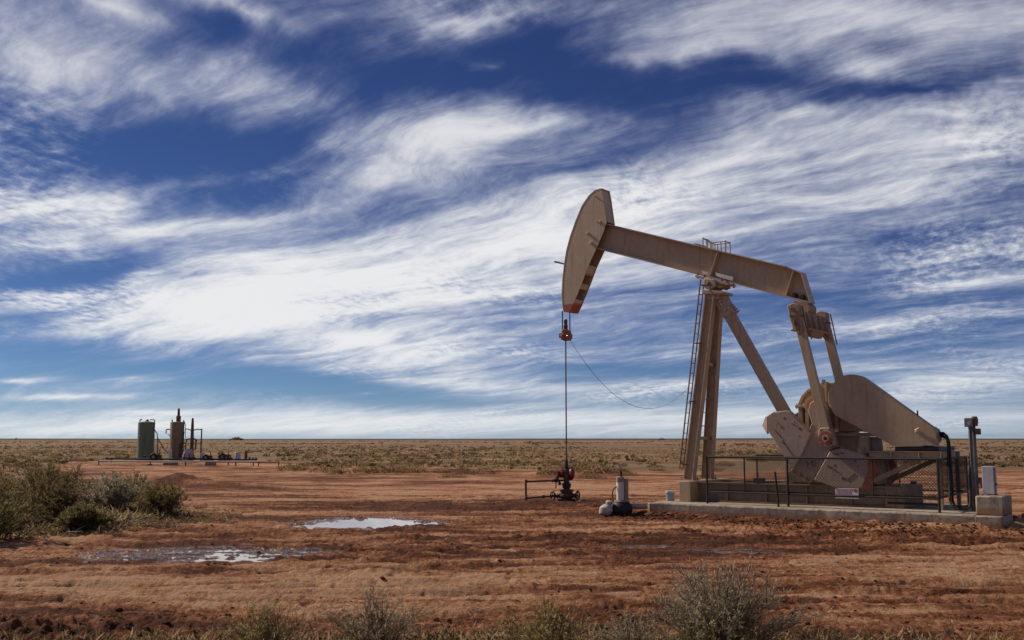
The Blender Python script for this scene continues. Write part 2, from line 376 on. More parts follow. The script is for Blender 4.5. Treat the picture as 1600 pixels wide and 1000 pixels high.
# ------------------------------------------------------------------ gradient noise
def pn(x, y, seed=0):
    x = np.asarray(x, float); y = np.asarray(y, float)
    xi = np.floor(x).astype(np.int64); yi = np.floor(y).astype(np.int64); xf = x - xi; yf = y - yi
    def g(ix, iy, dx, dy):
        h = (ix * 374761393 + iy * 668265263 + seed * 974634541) & 0xffffffff
        h = ((h ^ (h >> 13)) * 1274126177) & 0xffffffff; h = h ^ (h >> 16)
        a = (h & 0xffff) / 65536.0 * 2 * np.pi
        return np.cos(a) * dx + np.sin(a) * dy
    u = xf * xf * xf * (xf * (xf * 6 - 15) + 10); v = yf * yf * yf * (yf * (yf * 6 - 15) + 10)
    a = g(xi, yi, xf, yf); b = g(xi + 1, yi, xf - 1, yf); c = g(xi, yi + 1, xf, yf - 1); d = g(xi + 1, yi + 1, xf - 1, yf - 1)
    return ((a + (b - a) * u) + ((c + (d - c) * u) - (a + (b - a) * u)) * v) * 1.4
def fbm(x, y, seed=0, oct=4, gain=.5):
    s = 0; a = 1; t = 0
    for i in range(oct): s = s + a * pn(x * 2 ** i, y * 2 ** i, seed + i * 17); t += a; a *= gain
    return s / t
def sst(a, b, x): t = np.clip((x - a) / (b - a), 0, 1); return t * t * (3 - 2 * t)
def gauss(x, y, cx, cy, sx, sy, ang=0):
    c, s = math.cos(rad(ang)), math.sin(rad(ang)); dx, dy = x - cx, y - cy
    return np.exp(-(((dx * c + dy * s) / sx) ** 2 + ((-dx * s + dy * c) / sy) ** 2))

WATER = -.045
def pad_dist(x, y):
    """signed distance-like value: negative inside the concrete pad"""
    dx, dy = x - PAD_O.x, y - PAD_O.y
    u = dx * PU.x + dy * PU.y; v = dx * PV.x + dy * PV.y
    return np.maximum(np.maximum(-.1 - u, u - 9.1), np.maximum(-v, v - 4.7)), u, v

TRACKS = [(13.2, .05, .5, 17, 0), (15.1, -.03, .7, 23, 2), (17.6, .07, .5, 19, 1), (18.9, .02, .8, 26, 4), (22.4, -.06, .6, 22, 3), (23.6, .03, .9, 31, 5), (30.5, -.05, 1.0, 27, 1.5), (34.0, .08, 1.3, 36, 0.5), (38.5, -.1, 1.2, 33, 2.5), (43.5, .04, 1.5, 41, 4.5), (50.0, -.07, 1.6, 47, 1.2), (20.5, .42, .8, 23, 1.0), (31.0, -.5, 1.0, 29, 2.0), (27.0, .75, 1.2, 37, 3.0), (40.0, .95, 1.5, 31, 5.0), (25.5, -.28, .9, 21, 0.3)]
def tracks(x, y):
    """wheel ruts pressed into the clay: pairs of shallow troughs with squeezed-up edges; returns height and how deep inside a rut"""
    h = 0; inn = 0
    for k, (y0, sl_, am, wl, ph) in enumerate(TRACKS):
        base = y0 + sl_ * x + am * np.sin(x * 2 * np.pi / wl + ph) + .12 * pn(x * .7, y0, 400 + k)
        on = sst(-.25, .1, pn(x * .06 + k * 3.1, y0 * 0 + k, 410 + k))
        for o in (0, 1.75):
            d = np.abs(y - base - o); a = np.exp(-(d / .20) ** 4); e = np.exp(-((d - .34) / .11) ** 2)
            dep = on * (.7 + .5 * pn(x * .5, o + k, 420)) ; lug = .35 * np.sin(x * 2 * np.pi / .24 + 6 * d) * a
            h = h + dep * (-.085 * a + .05 * e * (1 + .8 * pn(x * 3, y * 3, 430)) + .02 * lug); inn = np.maximum(inn, a * on)
    return h, inn

def terrain(x, y):
    """height, moisture (albedo of the damp red clay) and vegetation cover of the ground"""
    near = 1 / (1 + (y / 42.0) ** 4)
    wx = x + 1.6 * fbm(x * .11, y * .11, 3, 3); wy = y + 1.3 * fbm(x * .1, y * .1, 5, 3)
    dpad, pu, pv = pad_dist(x, y)
    # churn: where machines have torn the clay up
    churn = .30 + 1.0 * fbm(wx * .09, wy * .24, 11, 4)
    churn = churn + .2 * gauss(x, y, 0, 11.2, 12, 2.0, 0) + .25 * gauss(x, y, 9, 11, 4, 2.0)      # foreground strip
    churn = churn - .45 * gauss(x, y, 2, 15.6, 10, 2.0, -4) - .3 * gauss(x, y, -8, 15.8, 7, 1.6, 4)
    churn = churn + .6 * gauss(pu, pv, 4.5, -2.2, 6.5, 1.5) + .45 * gauss(x, y, -1, 24.2, 5, 1.0, -3) + .5 * gauss(x, y, 1.8, 33.5, 3.5, 2.0)
    churn = np.clip(churn, 0.03, 1.0)
    # ruts: bundles of wheel tracks roughly along x, in two directions
    def ruts(ang, seed, f):
        c, s = math.cos(rad(ang)), math.sin(rad(ang)); a = wx * c + wy * s; b = -wx * s + wy * c
        m = sst(-.05, .4, fbm(a * .05, b * .16, seed, 2))
        r = pn(a * .10, b * f + .5 * pn(a * .25, b * .3, seed + 2), seed + 1)
        e = 1 - np.abs(r) * 2.4
        return m * (np.clip(e, 0, 1) ** 2 - .35), m
    r1, m1 = ruts(4, 21, 1.5); r2, m2 = ruts(-9, 31, 1.9); r3, m3 = ruts(13, 41, 1.2)
    h = .05 * fbm(x * .12, y * .12, 1, 3)
    h = h - near * (.085 * r1 + .075 * r2 + .05 * r3)
    st = np.abs(fbm(wx * .7, wy * 2.4, 51, 4, .6)); h = h + near * (.05 + .16 * churn) * (st - .2)      # torn ridges
    cl = np.abs(fbm(x * 2.6, y * 3.0, 61, 5, .65)); h = h + near * (.03 + .13 * churn) * (cl - .17)     # clods
    cr_ = np.clip(fbm(x * 1.3, y * 2.0, 66, 4, .7) - .12, 0, .3); h = h - near * .22 * cr_                # hoof and tyre pits
    fi = pn(x * 9, y * 10, 71) + .6 * pn(x * 19, y * 21, 72); h = h + (.006 + .02 * churn) * fi * np.clip(1.6 - y / 26, .2, 1)
    th, tin = tracks(x, y); h = h + near * th
    # puddle hollows
    wob = 1 + .8 * fbm(x * .9, y * 1.2, 81, 4, .6) + .55 * fbm(x * 3.2, y * 2.6, 83, 3, .6)
    def flat(h, g, depth, keep): return h * (1 - g * (1 - keep)) - depth * g
    g1 = np.clip(1.35 * np.maximum(gauss(x, y, -3.65, 27.5, 1.4, 1.9), np.maximum(.95 * gauss(x, y, -4.85, 26.3, .85, .9), .8 * gauss(x, y, -2.5, 27.1, .8, .8))) * wob, 0, 1)
    h = flat(h, sst(.36, .75, g1), .105, .45)
    g2 = np.clip(1.3 * gauss(x, y, -5.8, 20.0, 2.2, 1.3, 6) * wob, 0, 1); h = flat(h, sst(.2, .9, g2), .062, .9)
    g3 = np.clip(1.2 * gauss(x, y, 2.6, 21.4, .6, .35) * wob, 0, 1); h = flat(h, sst(.3, .9, g3), .085, .5)
    g4 = np.clip(1.2 * gauss(x, y, 4.1, 20.3, .95, .5) * wob, 0, 1); h = flat(h, sst(.3, .9, g4), .09, .55)
    wet = np.clip(gauss(x, y, -3.4, 27.2, 3.2, 2.4) + gauss(x, y, -5.4, 20.0, 2.6, 1.6, 6) + .8 * gauss(x, y, 3.6, 20.7, 2.2, 1.0), 0, 1)
    rim = sst(.055, .004, h - WATER) * np.clip(sst(.12, .4, g1) + sst(.2, .55, g2) + sst(.1, .4, g3) + sst(.1, .4, g4), 0, 1)
    # raised soil: round the wellhead, spoil heaps, the bank under the tank battery, mounds under the shrubs
    rough = 1 + .5 * fbm(x * .8, y * .8, 91, 3)
    h = h + .16 * gauss(x, y, 1.4, 33.6, 3.2, 1.3) * rough + .10 * gauss(x, y, 4.2, 31.6, 1.8, 1.0) * rough
    h = h + .55 * gauss(x, y, -15.0, 47.5, 1.6, 1.3) * rough + .22 * gauss(x, y, -12.5, 46.5, 2.6, 1.2) * rough + .12 * gauss(x, y, -20, 52, 8, 1.5) * rough
    h = h + .25 * gauss(x, y, -27, 91, 9, 4.5)
    h = h + .30 * gauss(x, y, -13.2, 28.5, 4.2, 5.0) * rough
    h = h + .11 * np.exp(-np.clip(dpad, 0, 9) / .45) * (dpad > -.3) * np.clip(rough + .5 * fbm(x * 1.7, y * 1.7, 93, 3), 0, 2)
    h = np.where(dpad < -.15, np.minimum(h, -.1), h)
    # far country
    far = sst(70, 600, y)
    h = h * (1 - sst(300, 900, y) * .9) + far * .8 * fbm(x * .004, y * .004, 101, 3)
    h = h + sst(5000, 9000, y) * (4.5 + 9 * np.clip(fbm(x * .00025, y * .0003, 111, 4), -.4, 1))
    # moisture
    mo = .38 + .95 * fbm(wx * .13, wy * .34, 121, 4) + .9 * fbm(wx * .35, wy * 1.3, 125, 4, .6) + .32 * (churn - .35)
    mo = mo + .09 + .40 * tin
    mo = mo + .30 * fbm(wx * .9, wy * 2.6, 131, 3)
    mo = mo + .55 * gauss(x, y, 1.2, 33.5, 4.0, 1.6) + .45 * gauss(x, y, -13.5, 46.8, 3.4, 1.6) + .45 * gauss(x, y, -22, 53, 9, 2.2) + .3 * gauss(x, y, -3, 36, 9, 2.0) + .35 * gauss(x, y, -10.2, 24.6, 3.0, 1.8)
    mo = mo - .32 * gauss(x, y, 3, 43, 16, 7) - .22 * gauss(x, y, 2, 15.5, 9, 1.8, -4) + .04 * gauss(x, y, 0, 11, 14, 1.8) + .42 * wet
    mo = np.clip(mo + .28 * rim, 0, 1.1)
    # vegetation cover
    edge = 66 + 26 * fbm(x * .04, y * .03, 141, 4) - 10 * sst(-6, -30, x) * 0 + 22 * gauss(x, y * 0, -27, 0, 14, 1) + 6 * sst(8, 20, x)
    vg = sst(-10, 16, y - edge) * (.66 + .5 * fbm(x * .08, y * .03, 151, 3) + .75 * fbm(x * .016, y * .05, 153, 3) * sst(420, 120, y))
    vg = np.maximum(vg, .85 * gauss(x, y, -14, 28.5, 4.6, 5.2) * rough)
    vg = np.maximum(vg, .8 * sst(-22, -30, x + .4 * (y - 60)) * sst(36, 55, y))
    vg = np.clip(vg, 0, 1)
    return h, mo, vg, np.clip(wet * .45 + rim, 0, 1.2)

def build_ground():
    ys = [-60., -35., -15., 0., 4.]
    y = 7.0
    while y < 60000:
        ys.append(y); y += max(.022, y * y / 2218 / 2.0) if y < 160 else y * .07
    ys.append(60000.)
    ys = np.array(ys)
    t = np.linspace(-1, 1, 940)
    base = np.where(np.abs(t) < .93, t / .93, np.sign(t) * (1 + ((np.abs(t) - .93) / .07) ** 1.5 * 9))
    hw = .53 * np.maximum(ys, 7.0) + 2.0
    Xg = base[None, :] * hw[:, None]; Yg = np.repeat(ys[:, None], len(t), 1)
    jit = np.where((Yg > 7) & (Yg < 120), 1, 0)
    h, mo, vg, wet = terrain(Xg, Yg)
    ny, nx = Xg.shape
    co = np.stack([Xg, Yg, h], -1).reshape(-1, 3)
    i = np.arange(ny * nx).reshape(ny, nx)
    q = np.stack([i[:-1, :-1], i[:-1, 1:], i[1:, 1:], i[1:, :-1]], -1).reshape(-1)
    me = bpy.data.meshes.new('ground'); nf = (ny - 1) * (nx - 1)
    me.vertices.add(ny * nx); me.loops.add(nf * 4); me.polygons.add(nf)
    me.vertices.foreach_set('co', co.ravel().astype(np.float32)); me.loops.foreach_set('vertex_index', q.astype(np.int32))
    me.polygons.foreach_set('loop_start', np.arange(0, nf * 4, 4, dtype=np.int32)); me.polygons.foreach_set('loop_total', np.full(nf, 4, np.int32))
    me.polygons.foreach_set('use_smooth', np.ones(nf, bool)); me.update(calc_edges=True)
    for nm, a in (('moist', mo), ('veg', vg), ('wet', wet)):
        at = me.attributes.new(nm, 'FLOAT', 'POINT'); at.data.foreach_set('value', a.ravel().astype(np.float32))
    m, T, b = new_mat('red_clay_ground')
    g = T.node('ShaderNodeNewGeometry').outputs['Position']
    at = {}
    for nm in ('moist', 'veg', 'wet'):
        nd = T.node('ShaderNodeAttribute'); nd.attribute_name = nm; at[nm] = nd.outputs['Fac']
    n1 = T.noise(g, 2.2, 6, .65); n2 = T.noise(g, 14, 5, .65); n3 = T.noise(T.mapping(g, scl=(1, 2.2, 1)), 60, 3, .6)
    ns = T.noise(T.mapping(g, rot=(0, 0, rad(-4)), scl=(.5, 2.6, 1)), 1.6, 6, .65, .4)
    clay_tone = T.math('ADD', at['moist'], T.math('ADD', T.math('MULTIPLY', T.math('SUBTRACT', n1, .5), .95), T.math('ADD', T.math('MULTIPLY', T.math('SUBTRACT', n2, .5), .95), T.math('MULTIPLY', T.math('SUBTRACT', ns, .5), 1.3))))
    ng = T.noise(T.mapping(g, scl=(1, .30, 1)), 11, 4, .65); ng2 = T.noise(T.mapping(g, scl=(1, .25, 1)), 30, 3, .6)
    clay_tone = T.math('ADD', clay_tone, T.math('ADD', T.math('MULTIPLY', T.math('SUBTRACT', ng, .5), 1.1), T.math('MULTIPLY', T.math('SUBTRACT', ng2, .5), .7)))  # fine mottling paints highlights and micro-shadows of the clay into its tone
    cr = T.node('ShaderNodeValToRGB'); el = cr.color_ramp.elements
    for k, (p, c) in enumerate(CLAY):
        if k > 1: el.new(p)
        el[k].position = p; el[k].color = (*c, 1)
    T.l.new(clay_tone, cr.inputs[0]); c = cr.outputs[0]
    pale = T.math('MULTIPLY', T.mapr(T.noise(g, 5.0, 6, .75), .60, .70), .45)
    c = T.mix(pale, c, (.40, .25, .155, 1))
    c = T.mix(T.math('MULTIPLY', T.mapr(n3, .55, .75), .5), c, (.10, .04, .02, 1))  # dark specks: shade of small clods painted into the clay colour
    # dry grass and scrub cover away from the pad
    gf = T.mapping(g, scl=(.35, 1.0, 1))
    v1 = T.noise(gf, .05, 5, .65); v2 = T.noise(gf, .35, 5, .7); v3 = T.noise(gf, .012, 4, .6)
    vc = T.mix(T.mapr(v2, .35, .65), (.31, .19, .10, 1), (.165, .11, .06, 1))
    vc = T.mix(T.math('MULTIPLY', T.mapr(v1, .44, .58), .8), vc, (.125, .088, .05, 1))
    vc = T.mix(T.math('MULTIPLY', T.mapr(v3, .5, .64), .7), vc, (.34, .22, .115, 1))
    vc = T.mix(T.math('MULTIPLY', T.mapr(v2, .6, .72), .6), vc, (.33, .185, .1, 1))
    sp = T.node('ShaderNodeSeparateXYZ'); T.l.new(g, sp.inputs[0])
    vc = T.mix(T.mapr(sp.outputs[1], 900, 3500), vc, (.062, .05, .036, 1))
    c = T.mix(T.mapr(T.math('ADD', at['veg'], T.math('MULTIPLY', T.math('SUBTRACT', v2, .5), .8)), .3, .62), c, vc)
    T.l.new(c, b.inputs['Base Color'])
    rg = T.mapr(T.math('ADD', at['wet'], T.math('MULTIPLY', T.math('SUBTRACT', n2, .5), .7)), .35, 1.05, .95, .16)
    T.l.new(rg, b.inputs['Roughness']); T.l.new(T.mapr(at['wet'], .4, 1.0, .2, .7), b.inputs['Specular IOR Level'])
    bp = T.node('ShaderNodeBump'); bp.inputs['Strength'].default_value = 1.0; bp.inputs['Distance'].default_value = .07
    T.l.new(T.math('ADD', T.math('MULTIPLY', T.noise(g, 6, 6, .7), 1.3), T.math('ADD', T.math('MULTIPLY', n2, .9), T.math('MULTIPLY', n3, .4))), bp.inputs['Height']); T.l.new(bp.outputs[0], b.inputs['Normal'])
    me.materials.append(m)
    o = bpy.data.objects.new('ground', me); col.objects.link(o); tag(o, kind='structure')
CLAY = [(.0, (.52, .30, .175)), (.30, (.41, .195, .098)), (.55, (.265, .10, .044)), (.8, (.145, .047, .019)), (1.0, (.085, .028, .012))]
build_ground()
def gz(x, y): return float(terrain(np.array([x], float), np.array([y], float))[0][0])

# ------------------------------------------------------------------ puddles
def water_mat():
    m, T, b = new_mat('muddy_water')
    b.inputs['Base Color'].default_value = (.2, .115, .07, 1); b.inputs['Roughness'].default_value = .03; b.inputs['IOR'].default_value = 1.33
    g = T.node('ShaderNodeNewGeometry').outputs['Position']
    bp = T.node('ShaderNodeBump'); bp.inputs['Strength'].default_value = .02; bp.inputs['Distance'].default_value = .01
    T.l.new(T.noise(g, 9, 2, .5), bp.inputs['Height']); T.l.new(bp.outputs[0], b.inputs['Normal'])
    return m
M['water'] = water_mat()
for (cx, cy, a, b_, dz) in ((-3.5, 27.3, 3.2, 2.3, 0), (-5.7, 20.0, 3.3, 1.9, -.012), (2.6, 21.4, .8, .6, -.005), (4.1, 20.3, 1.3, .8, -.008)):
    mb = MB(); n = 40
    mb.add([(cx + a * math.cos(2 * math.pi * k / n), cy + b_ * math.sin(2 * math.pi * k / n), WATER + dz) for k in range(n)], [tuple(range(n))])
    o = mb.build('puddle', 'water', None); tag(o, kind='structure')
# ================================================================== concrete pad and what stands on it
PT = .33; V0 = 2.35
t = thing('concrete_pad', 'long low stained concrete slab under the pumping unit', 'slab', (4.5, 2.3, 0))
mb = MB(); rs = random.Random(8)
edge = [(-.18, .03), (-.1, -.01)] + [(u / 5 + rs.uniform(-.05, .05), .012 * pn(u * .23, 1, 9) + rs.choice((0, 0, .004, .012, .03)) * (rs.random() < .5)) for u in range(1, 42)] + [(8.40, .005)]
edge = [(float(a), float(b_)) for a, b_ in edge]
n = len(edge); zt = [PT - rs.choice((0, 0, .004, .01)) for _ in edge]
vs = [(u, v, -.25) for u, v in edge] + [(u, v, z - .03) for (u, v), z in zip(edge, zt)] + [(u, v + .022, z) for (u, v), z in zip(edge, zt)] + [(u, v + .14, PT) for u, v in edge] + [(8.40, 4.6, PT), (-.15, 4.65, PT), (8.40, 4.6, -.25), (-.15, 4.65, -.25)]
fs = [(r * n + i, r * n + i + 1, (r + 1) * n + i + 1, (r + 1) * n + i) for r in range(3) for i in range(n - 1)]
fs += [tuple(range(3 * n, 4 * n)) + (4 * n, 4 * n + 1), (0, n, 2 * n, 3 * n, 4 * n + 1, 4 * n + 3), (n - 1, 4 * n + 2, 4 * n, 4 * n - 1, 3 * n - 1, 2 * n - 1)]
mb.add(vs, fs); mb.build('slab', 'concrete', t, smooth=25)
mb = MB(); mb.bounds(8.403, 9.02, .0, 1.25, -.25, PT - .01); mb.build('end_block', 'concrete', t, bevel=.03)
t = single(MB().bounds(8.405, 9.02, .22, 1.22, PT - .006, .772), 'concrete_block', 'concrete', 'square stained concrete block on the near right end of the slab', 'block', (8.7, .7, PT), bevel=.035)

# ------------------------------------------------------------------ grey cabinet on the block
t = thing('electrical_cabinet', 'narrow pale grey metal cabinet standing on the concrete block', 'cabinet', (8.63, .75, .772))
MB().bounds(8.50, 8.755, .62, .88, .79, 1.45).build('body', 'box_grey', t, bevel=.008)
MB().bounds(8.758, 8.775, .645, .87, .80, 1.44).build('door', 'box_grey', t, bevel=.004)
mb = MB(); mb.bounds(8.7765, 8.785, .64, .664, .81, 1.42); mb.bounds(8.776, 8.80, .70, .72, 1.0, 1.06); mb.build('latch_strip', 'black', t)
mb = MB(); mb.bounds(8.47, 8.52, .60, .64, .772, .795); mb.bounds(8.62, 8.72, .59, .625, .772, .81); mb.bounds(8.7, 8.79, .84, .9, .772, .79); mb.build('foot', 'rust', t)

# ------------------------------------------------------------------ pole with meter box and conduits
PX, PYV = 8.13, 1.55
t = thing('service_pole', 'weathered dark pole with a meter box on top beside the concrete block', 'pole', (PX, PYV, .1))
MB().tube([(PX, PYV, .1), (PX - .005, PYV, 1.4), (PX, PYV, 2.42)], .105, 14, .085).build('post', 'pole_wood', t)
mb = MB(); mb.bounds(PX - .14, PX + .05, PYV - .17, PYV + .02, 2.40, 2.62); mb.build('meter_box', 'grey_pole', t, bevel=.012)
mb = MB(); mb.cyl((PX - .02, PYV - .17, 2.49), (PX - .02, PYV - .21, 2.49), .04); mb.build('meter_dial', 'steel', t)
mb = MB(); mb.lathe([(.07, 2.42), (.085, 2.5), (.085, 2.6), (.06, 2.66)], (PX + .07, PYV, 0), 14); mb.build('weather_head', 'rust', t)
mb = MB(); mb.bounds(PX + .08, PX + .20, PYV - .10, PYV + .05, 2.21, 2.36); mb.build('junction_box', 'rust', t, bevel=.01)
mb = MB(); mb.tube([(PX + .04, PYV - .09, .12), (PX + .04, PYV - .09, 2.3)], .02, 8); mb.tube([(PX - .04, PYV - .095, .12), (PX - .04, PYV - .095, 2.4)], .016, 8); mb.build('conduit', 'grey_pole', t)
mb = MB(); mb.lathe([(.112, 1.12), (.112, 1.16)], (PX, PYV, 0), 14); mb.bounds(PX + .1, PX + .17, PYV - .05, PYV + .02, 1.0, 1.16); mb.tube([(PX + .14, PYV, 1.05), (PX + .17, PYV - .02, .9)], .02, 6); mb.build('clamp', 'rust', t)

# ------------------------------------------------------------------ hoses from motor to pole
def hose(pts, r):
    """smooth curve through points"""
    P = [Vector(p) for p in pts]; out = []
    for i in range(len(P) - 1):
        a, b_, c, d = P[max(0, i - 1)], P[i], P[i + 1], P[min(len(P) - 1, i + 2)]
        for k in range(6):
            s = k / 6; out.append(.5 * ((2 * b_) + (c - a) * s + (2 * a - 5 * b_ + 4 * c - d) * s * s + (3 * b_ - a - 3 * c + d) * s ** 3))
    return out + [P[-1]]
t = thing('cable_bundle', 'thick black cables looping from the motor down to the pole', 'cables', (7.75, 1.3, PT))
random.seed(4)
for k, (du, dv, r) in enumerate(((0, 0, .024), (.05, .05, .03), (-.04, .1, .018), (.02, .14, .026))):
    e = .06 * k
    MB().tube(hose([(7.30 + du * .4, 1.75 + dv, 2.25 - .03 * k), (7.46 + du * .5, 1.6 + dv, 2.24 - .04 * k), (7.55 + du * .4, 1.5 + dv, 2.0), (7.56 + du, 1.42 + dv, 1.45), (7.60 + du, 1.3 + dv, .9), (7.62 + du, 1.2 + dv, .58 + .1 * du),
                    (7.72 + du, 1.12 + dv, .41 + .35 * dv), (7.92, 1.14 + dv, .385 + .5 * dv), (8.06 - du * .3, 1.22 + dv, .44 + .5 * dv), (8.07 - du * .2, 1.33 + dv * .5, .72), (8.05 - du * .25, 1.43, 1.05 + e), (8.06, 1.47, 1.25 + e)], r), r, 8).build('cable', 'rubber', t)

# ================================================================== pumping unit
pj = thing('pumpjack', 'large tan oil pumpjack with its horsehead raised on a steel frame', 'pumpjack', (4.0, V0, PT))
# --- skid
s = MB(); s.bounds(.345, .69, .95, 3.75, PT + .004, .905); sk = s.build('front_beam', 'tan', pj, bevel=.01)
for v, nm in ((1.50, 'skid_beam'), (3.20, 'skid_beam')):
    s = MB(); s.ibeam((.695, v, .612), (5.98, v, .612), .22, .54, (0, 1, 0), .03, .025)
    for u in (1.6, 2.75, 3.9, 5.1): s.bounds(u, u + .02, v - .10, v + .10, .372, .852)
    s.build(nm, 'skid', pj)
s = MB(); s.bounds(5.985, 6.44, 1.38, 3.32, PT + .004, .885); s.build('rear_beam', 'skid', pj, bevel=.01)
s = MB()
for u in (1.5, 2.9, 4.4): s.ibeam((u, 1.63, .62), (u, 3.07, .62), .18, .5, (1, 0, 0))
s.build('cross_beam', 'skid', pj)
s = MB()
for v in (1.42, 1.55, 3.2): s.bounds(6.15, 6.30, v, v + .08, .885, .96 + .05 * (v < 1.4))
s.tube([(6.35, 1.44, .88), (6.36, 1.42, 1.08)], .025, 8); s.tube([(6.18, 1.48, .9), (6.1, 1.47, 1.03)], .03, 8); s.bounds(6.0, 6.12, 1.41, 1.52, .886, .94); s.build('tie_bolt', 'rust', pj)
# --- Samson post: two front legs of H section, rear strut
for sgn in (-1, 1):
    lg = MB(); lg.ibeam((.30, V0 + sgn * .62, .93), (.93, V0 + sgn * .24, 6.38), .24, .29, (0, 1, 0), .028, .022)
    L = lg.build('leg', 'tan', pj)
    a = MB(); a.bounds(.08, .52, V0 + sgn * .62 - .2, V0 + sgn * .62 + .2, .908, .935)
    for du in (.12, .48):
        for dv in (-.15, .15): a.cyl((du, V0 + sgn * .62 + dv, .935), (du, V0 + sgn * .62 + dv, 1.0), .022, n=8)
    a.build('foot_plate', 'tan_dusty', L)
mb = MB()
for k in range(13):
    f = .07 + k * .072; z = .93 + f * 5.45; u = .30 + f * .63; hv = .62 - .38 * f
    mb.tube([(u - .03, V0 - hv, z), (u - .03, V0 + hv, z)], .016, 6)
for f in (.22, .62): mb.beam((.30 + f * .63, V0 - (.62 - .38 * f), .93 + f * 5.45), (.30 + f * .63, V0 + (.62 - .38 * f), .93 + f * 5.45), .09, .09, (1, 0, 0))
mb.build('cross_bar', 'tan', pj)
mb = MB(); mb.tube([(.34, V0 + .12, .95), (.50, V0 + .10, 2.6), (.78, V0 + .02, 5.2)], .022, 8); mb.build('grease_line', 'rust', pj)
st = MB(); st.ibeam((1.20, V0, 6.12), (4.02, V0, 1.0), .27, .30, (0, 1, 0), .03, .27); S = st.build('rear_strut', 'tan', pj, bevel=.006)
mb = MB(); mb.beam((1.10, V0, 6.32), (1.44, V0, 5.72), .36, .36, (0, 1, 0)); mb.build('socket', 'tan', S, bevel=.01)
mb = MB()
for du, dz in ((1.24, 6.05), (1.20, 6.14), (1.36, 5.87)): mb.cyl((du, V0 - .185, dz), (du, V0 - .23, dz), .032, n=8)
for k in range(4): mb.cyl((1.50 + .03 * k, V0 - .1 + .07 * k, 5.98 - .05 * k), (1.58 + .03 * k, V0 - .1 + .07 * k, 6.03 - .05 * k), .025, n=6)
mb.build('bolt', 'steel', S)
# --- top cap, bearing and saddle
mb = MB(); mb.prism([(.70, 6.52), (1.36, 6.42), (1.36, 6.34), (.70, 6.38)], V0 - .38, V0 + .38); mb.bounds(.74, 1.2, V0 - .3, V0 + .3, 6.2, 6.38); mb.build('post_cap', 'tan', pj, bevel=.012)
mb = MB(); mb.prism([(.74, 6.86), (1.10, 6.80), (1.12, 6.60), (1.0, 6.515), (.82, 6.53), (.72, 6.62)], V0 - .33, V0 + .33); B = mb.build('centre_bearing', 'tan', pj, bevel=.025)
mb = MB(); mb.prism([(.84, 6.62), (.90, 6.74), (.93, 6.74), (.99, 6.61), (.95, 6.61), (.915, 6.70), (.88, 6.62)], V0 - .342, V0 - .329); mb.build('emblem', 'black', B)
mb = MB(); mb.cyl((1.22, V0 - .24, 6.62), (1.22, V0 + .24, 6.62), .10); mb.bounds(1.1, 1.36, V0 - .2, V0 + .2, 6.55, 6.7); mb.build('bearing_cap', 'tan_dusty', B)
mb = MB(); mb.prism([(.46, 7.0), (1.50, 6.66), (1.475, 6.59), (.44, 6.93)], V0 - .29, V0 + .29); mb.build('saddle_plate', 'tan', pj, bevel=.008)
mb = MB()
for u in (.52, .72, 1.28, 1.44):
    for dv in (-.25, .25): mb.cyl((u, V0 + dv, 6.98 - (u - .46) * .327 - .08), (u, V0 + dv, 6.98 - (u - .46) * .327 + .09), .028, n=8)
mb.build('saddle_bolt', 'rust', pj)
# --- walking beam, an I section
wb = MB()
top = lambda u: 8.065 - (u + 0.0) * .3325; bot = lambda u: 7.172 - u * .328
def strip(u0, z0, u1, z1, th, hv):
    n = Vector((-(z1 - z0), u1 - u0)).normalized() * th
    wb.prism([(u0, z0), (u1, z1), (u1 + n.x, z1 + n.y), (u0 + n.x, z0 + n.y)], V0 - hv, V0 + hv)
A, B1, C1, D1, E1 = (-2.63, 8.94), (3.20, 7.01), (3.64, 6.80), (3.88, 5.90), (-2.98, 8.15)
wb.prism([(-3.1, 9.09), (3.19, 6.985), (3.62, 6.78), (3.85, 5.92), (-3.45, 8.32)], V0 - .016, V0 + .016)
strip(-3.1, 9.058, B1[0], B1[1] - .032, .034, .2); strip(3.205, 6.975, C1[0], C1[1] - .02, .028, .19); strip(-3.45, 8.305, D1[0], D1[1], .036, .2)
W = wb.build('walking_beam', 'tan', pj)
mb = MB(); mb.prism([(3.645, 6.80), (3.672, 6.80), (3.915, 5.90), (3.885, 5.90)], V0 - .2, V0 + .2); mb.build('end_plate', 'tan_head', W)
for (a, b_) in (((1.13, 7.62), (.87, 6.935)), ((3.43, 6.85), (3.2, 6.17))):
    mb = MB(); mb.prism([(a[0] - .012, a[1]), (a[0] + .014, a[1]), (b_[0] + .014, b_[1]), (b_[0] - .012, b_[1])], V0 - .185, V0 + .185); mb.build('stiffener', 'tan_head', W)
mb = MB(); mb.prism([(1.07, 7.02), (1.62, 6.84), (1.62, 6.72), (1.20, 6.86), (1.09, 6.92)], V0 - .206, V0 - .201); mb.prism([(.62, 7.12), (.84, 7.05), (.80, 6.98), (.66, 7.0)], V0 - .206, V0 - .201); mb.build('patch', 'white', W)
mb = MB()
for u in (3.44, 3.66):
    mb.lathe([(.06, V0 - .20), (.075, V0 - .12), (.07, V0 - .02)], (u, 0, 6.16 - (u - 3.44) * .33), 10, 'y')
mb.build('tail_bolt', 'black', W)
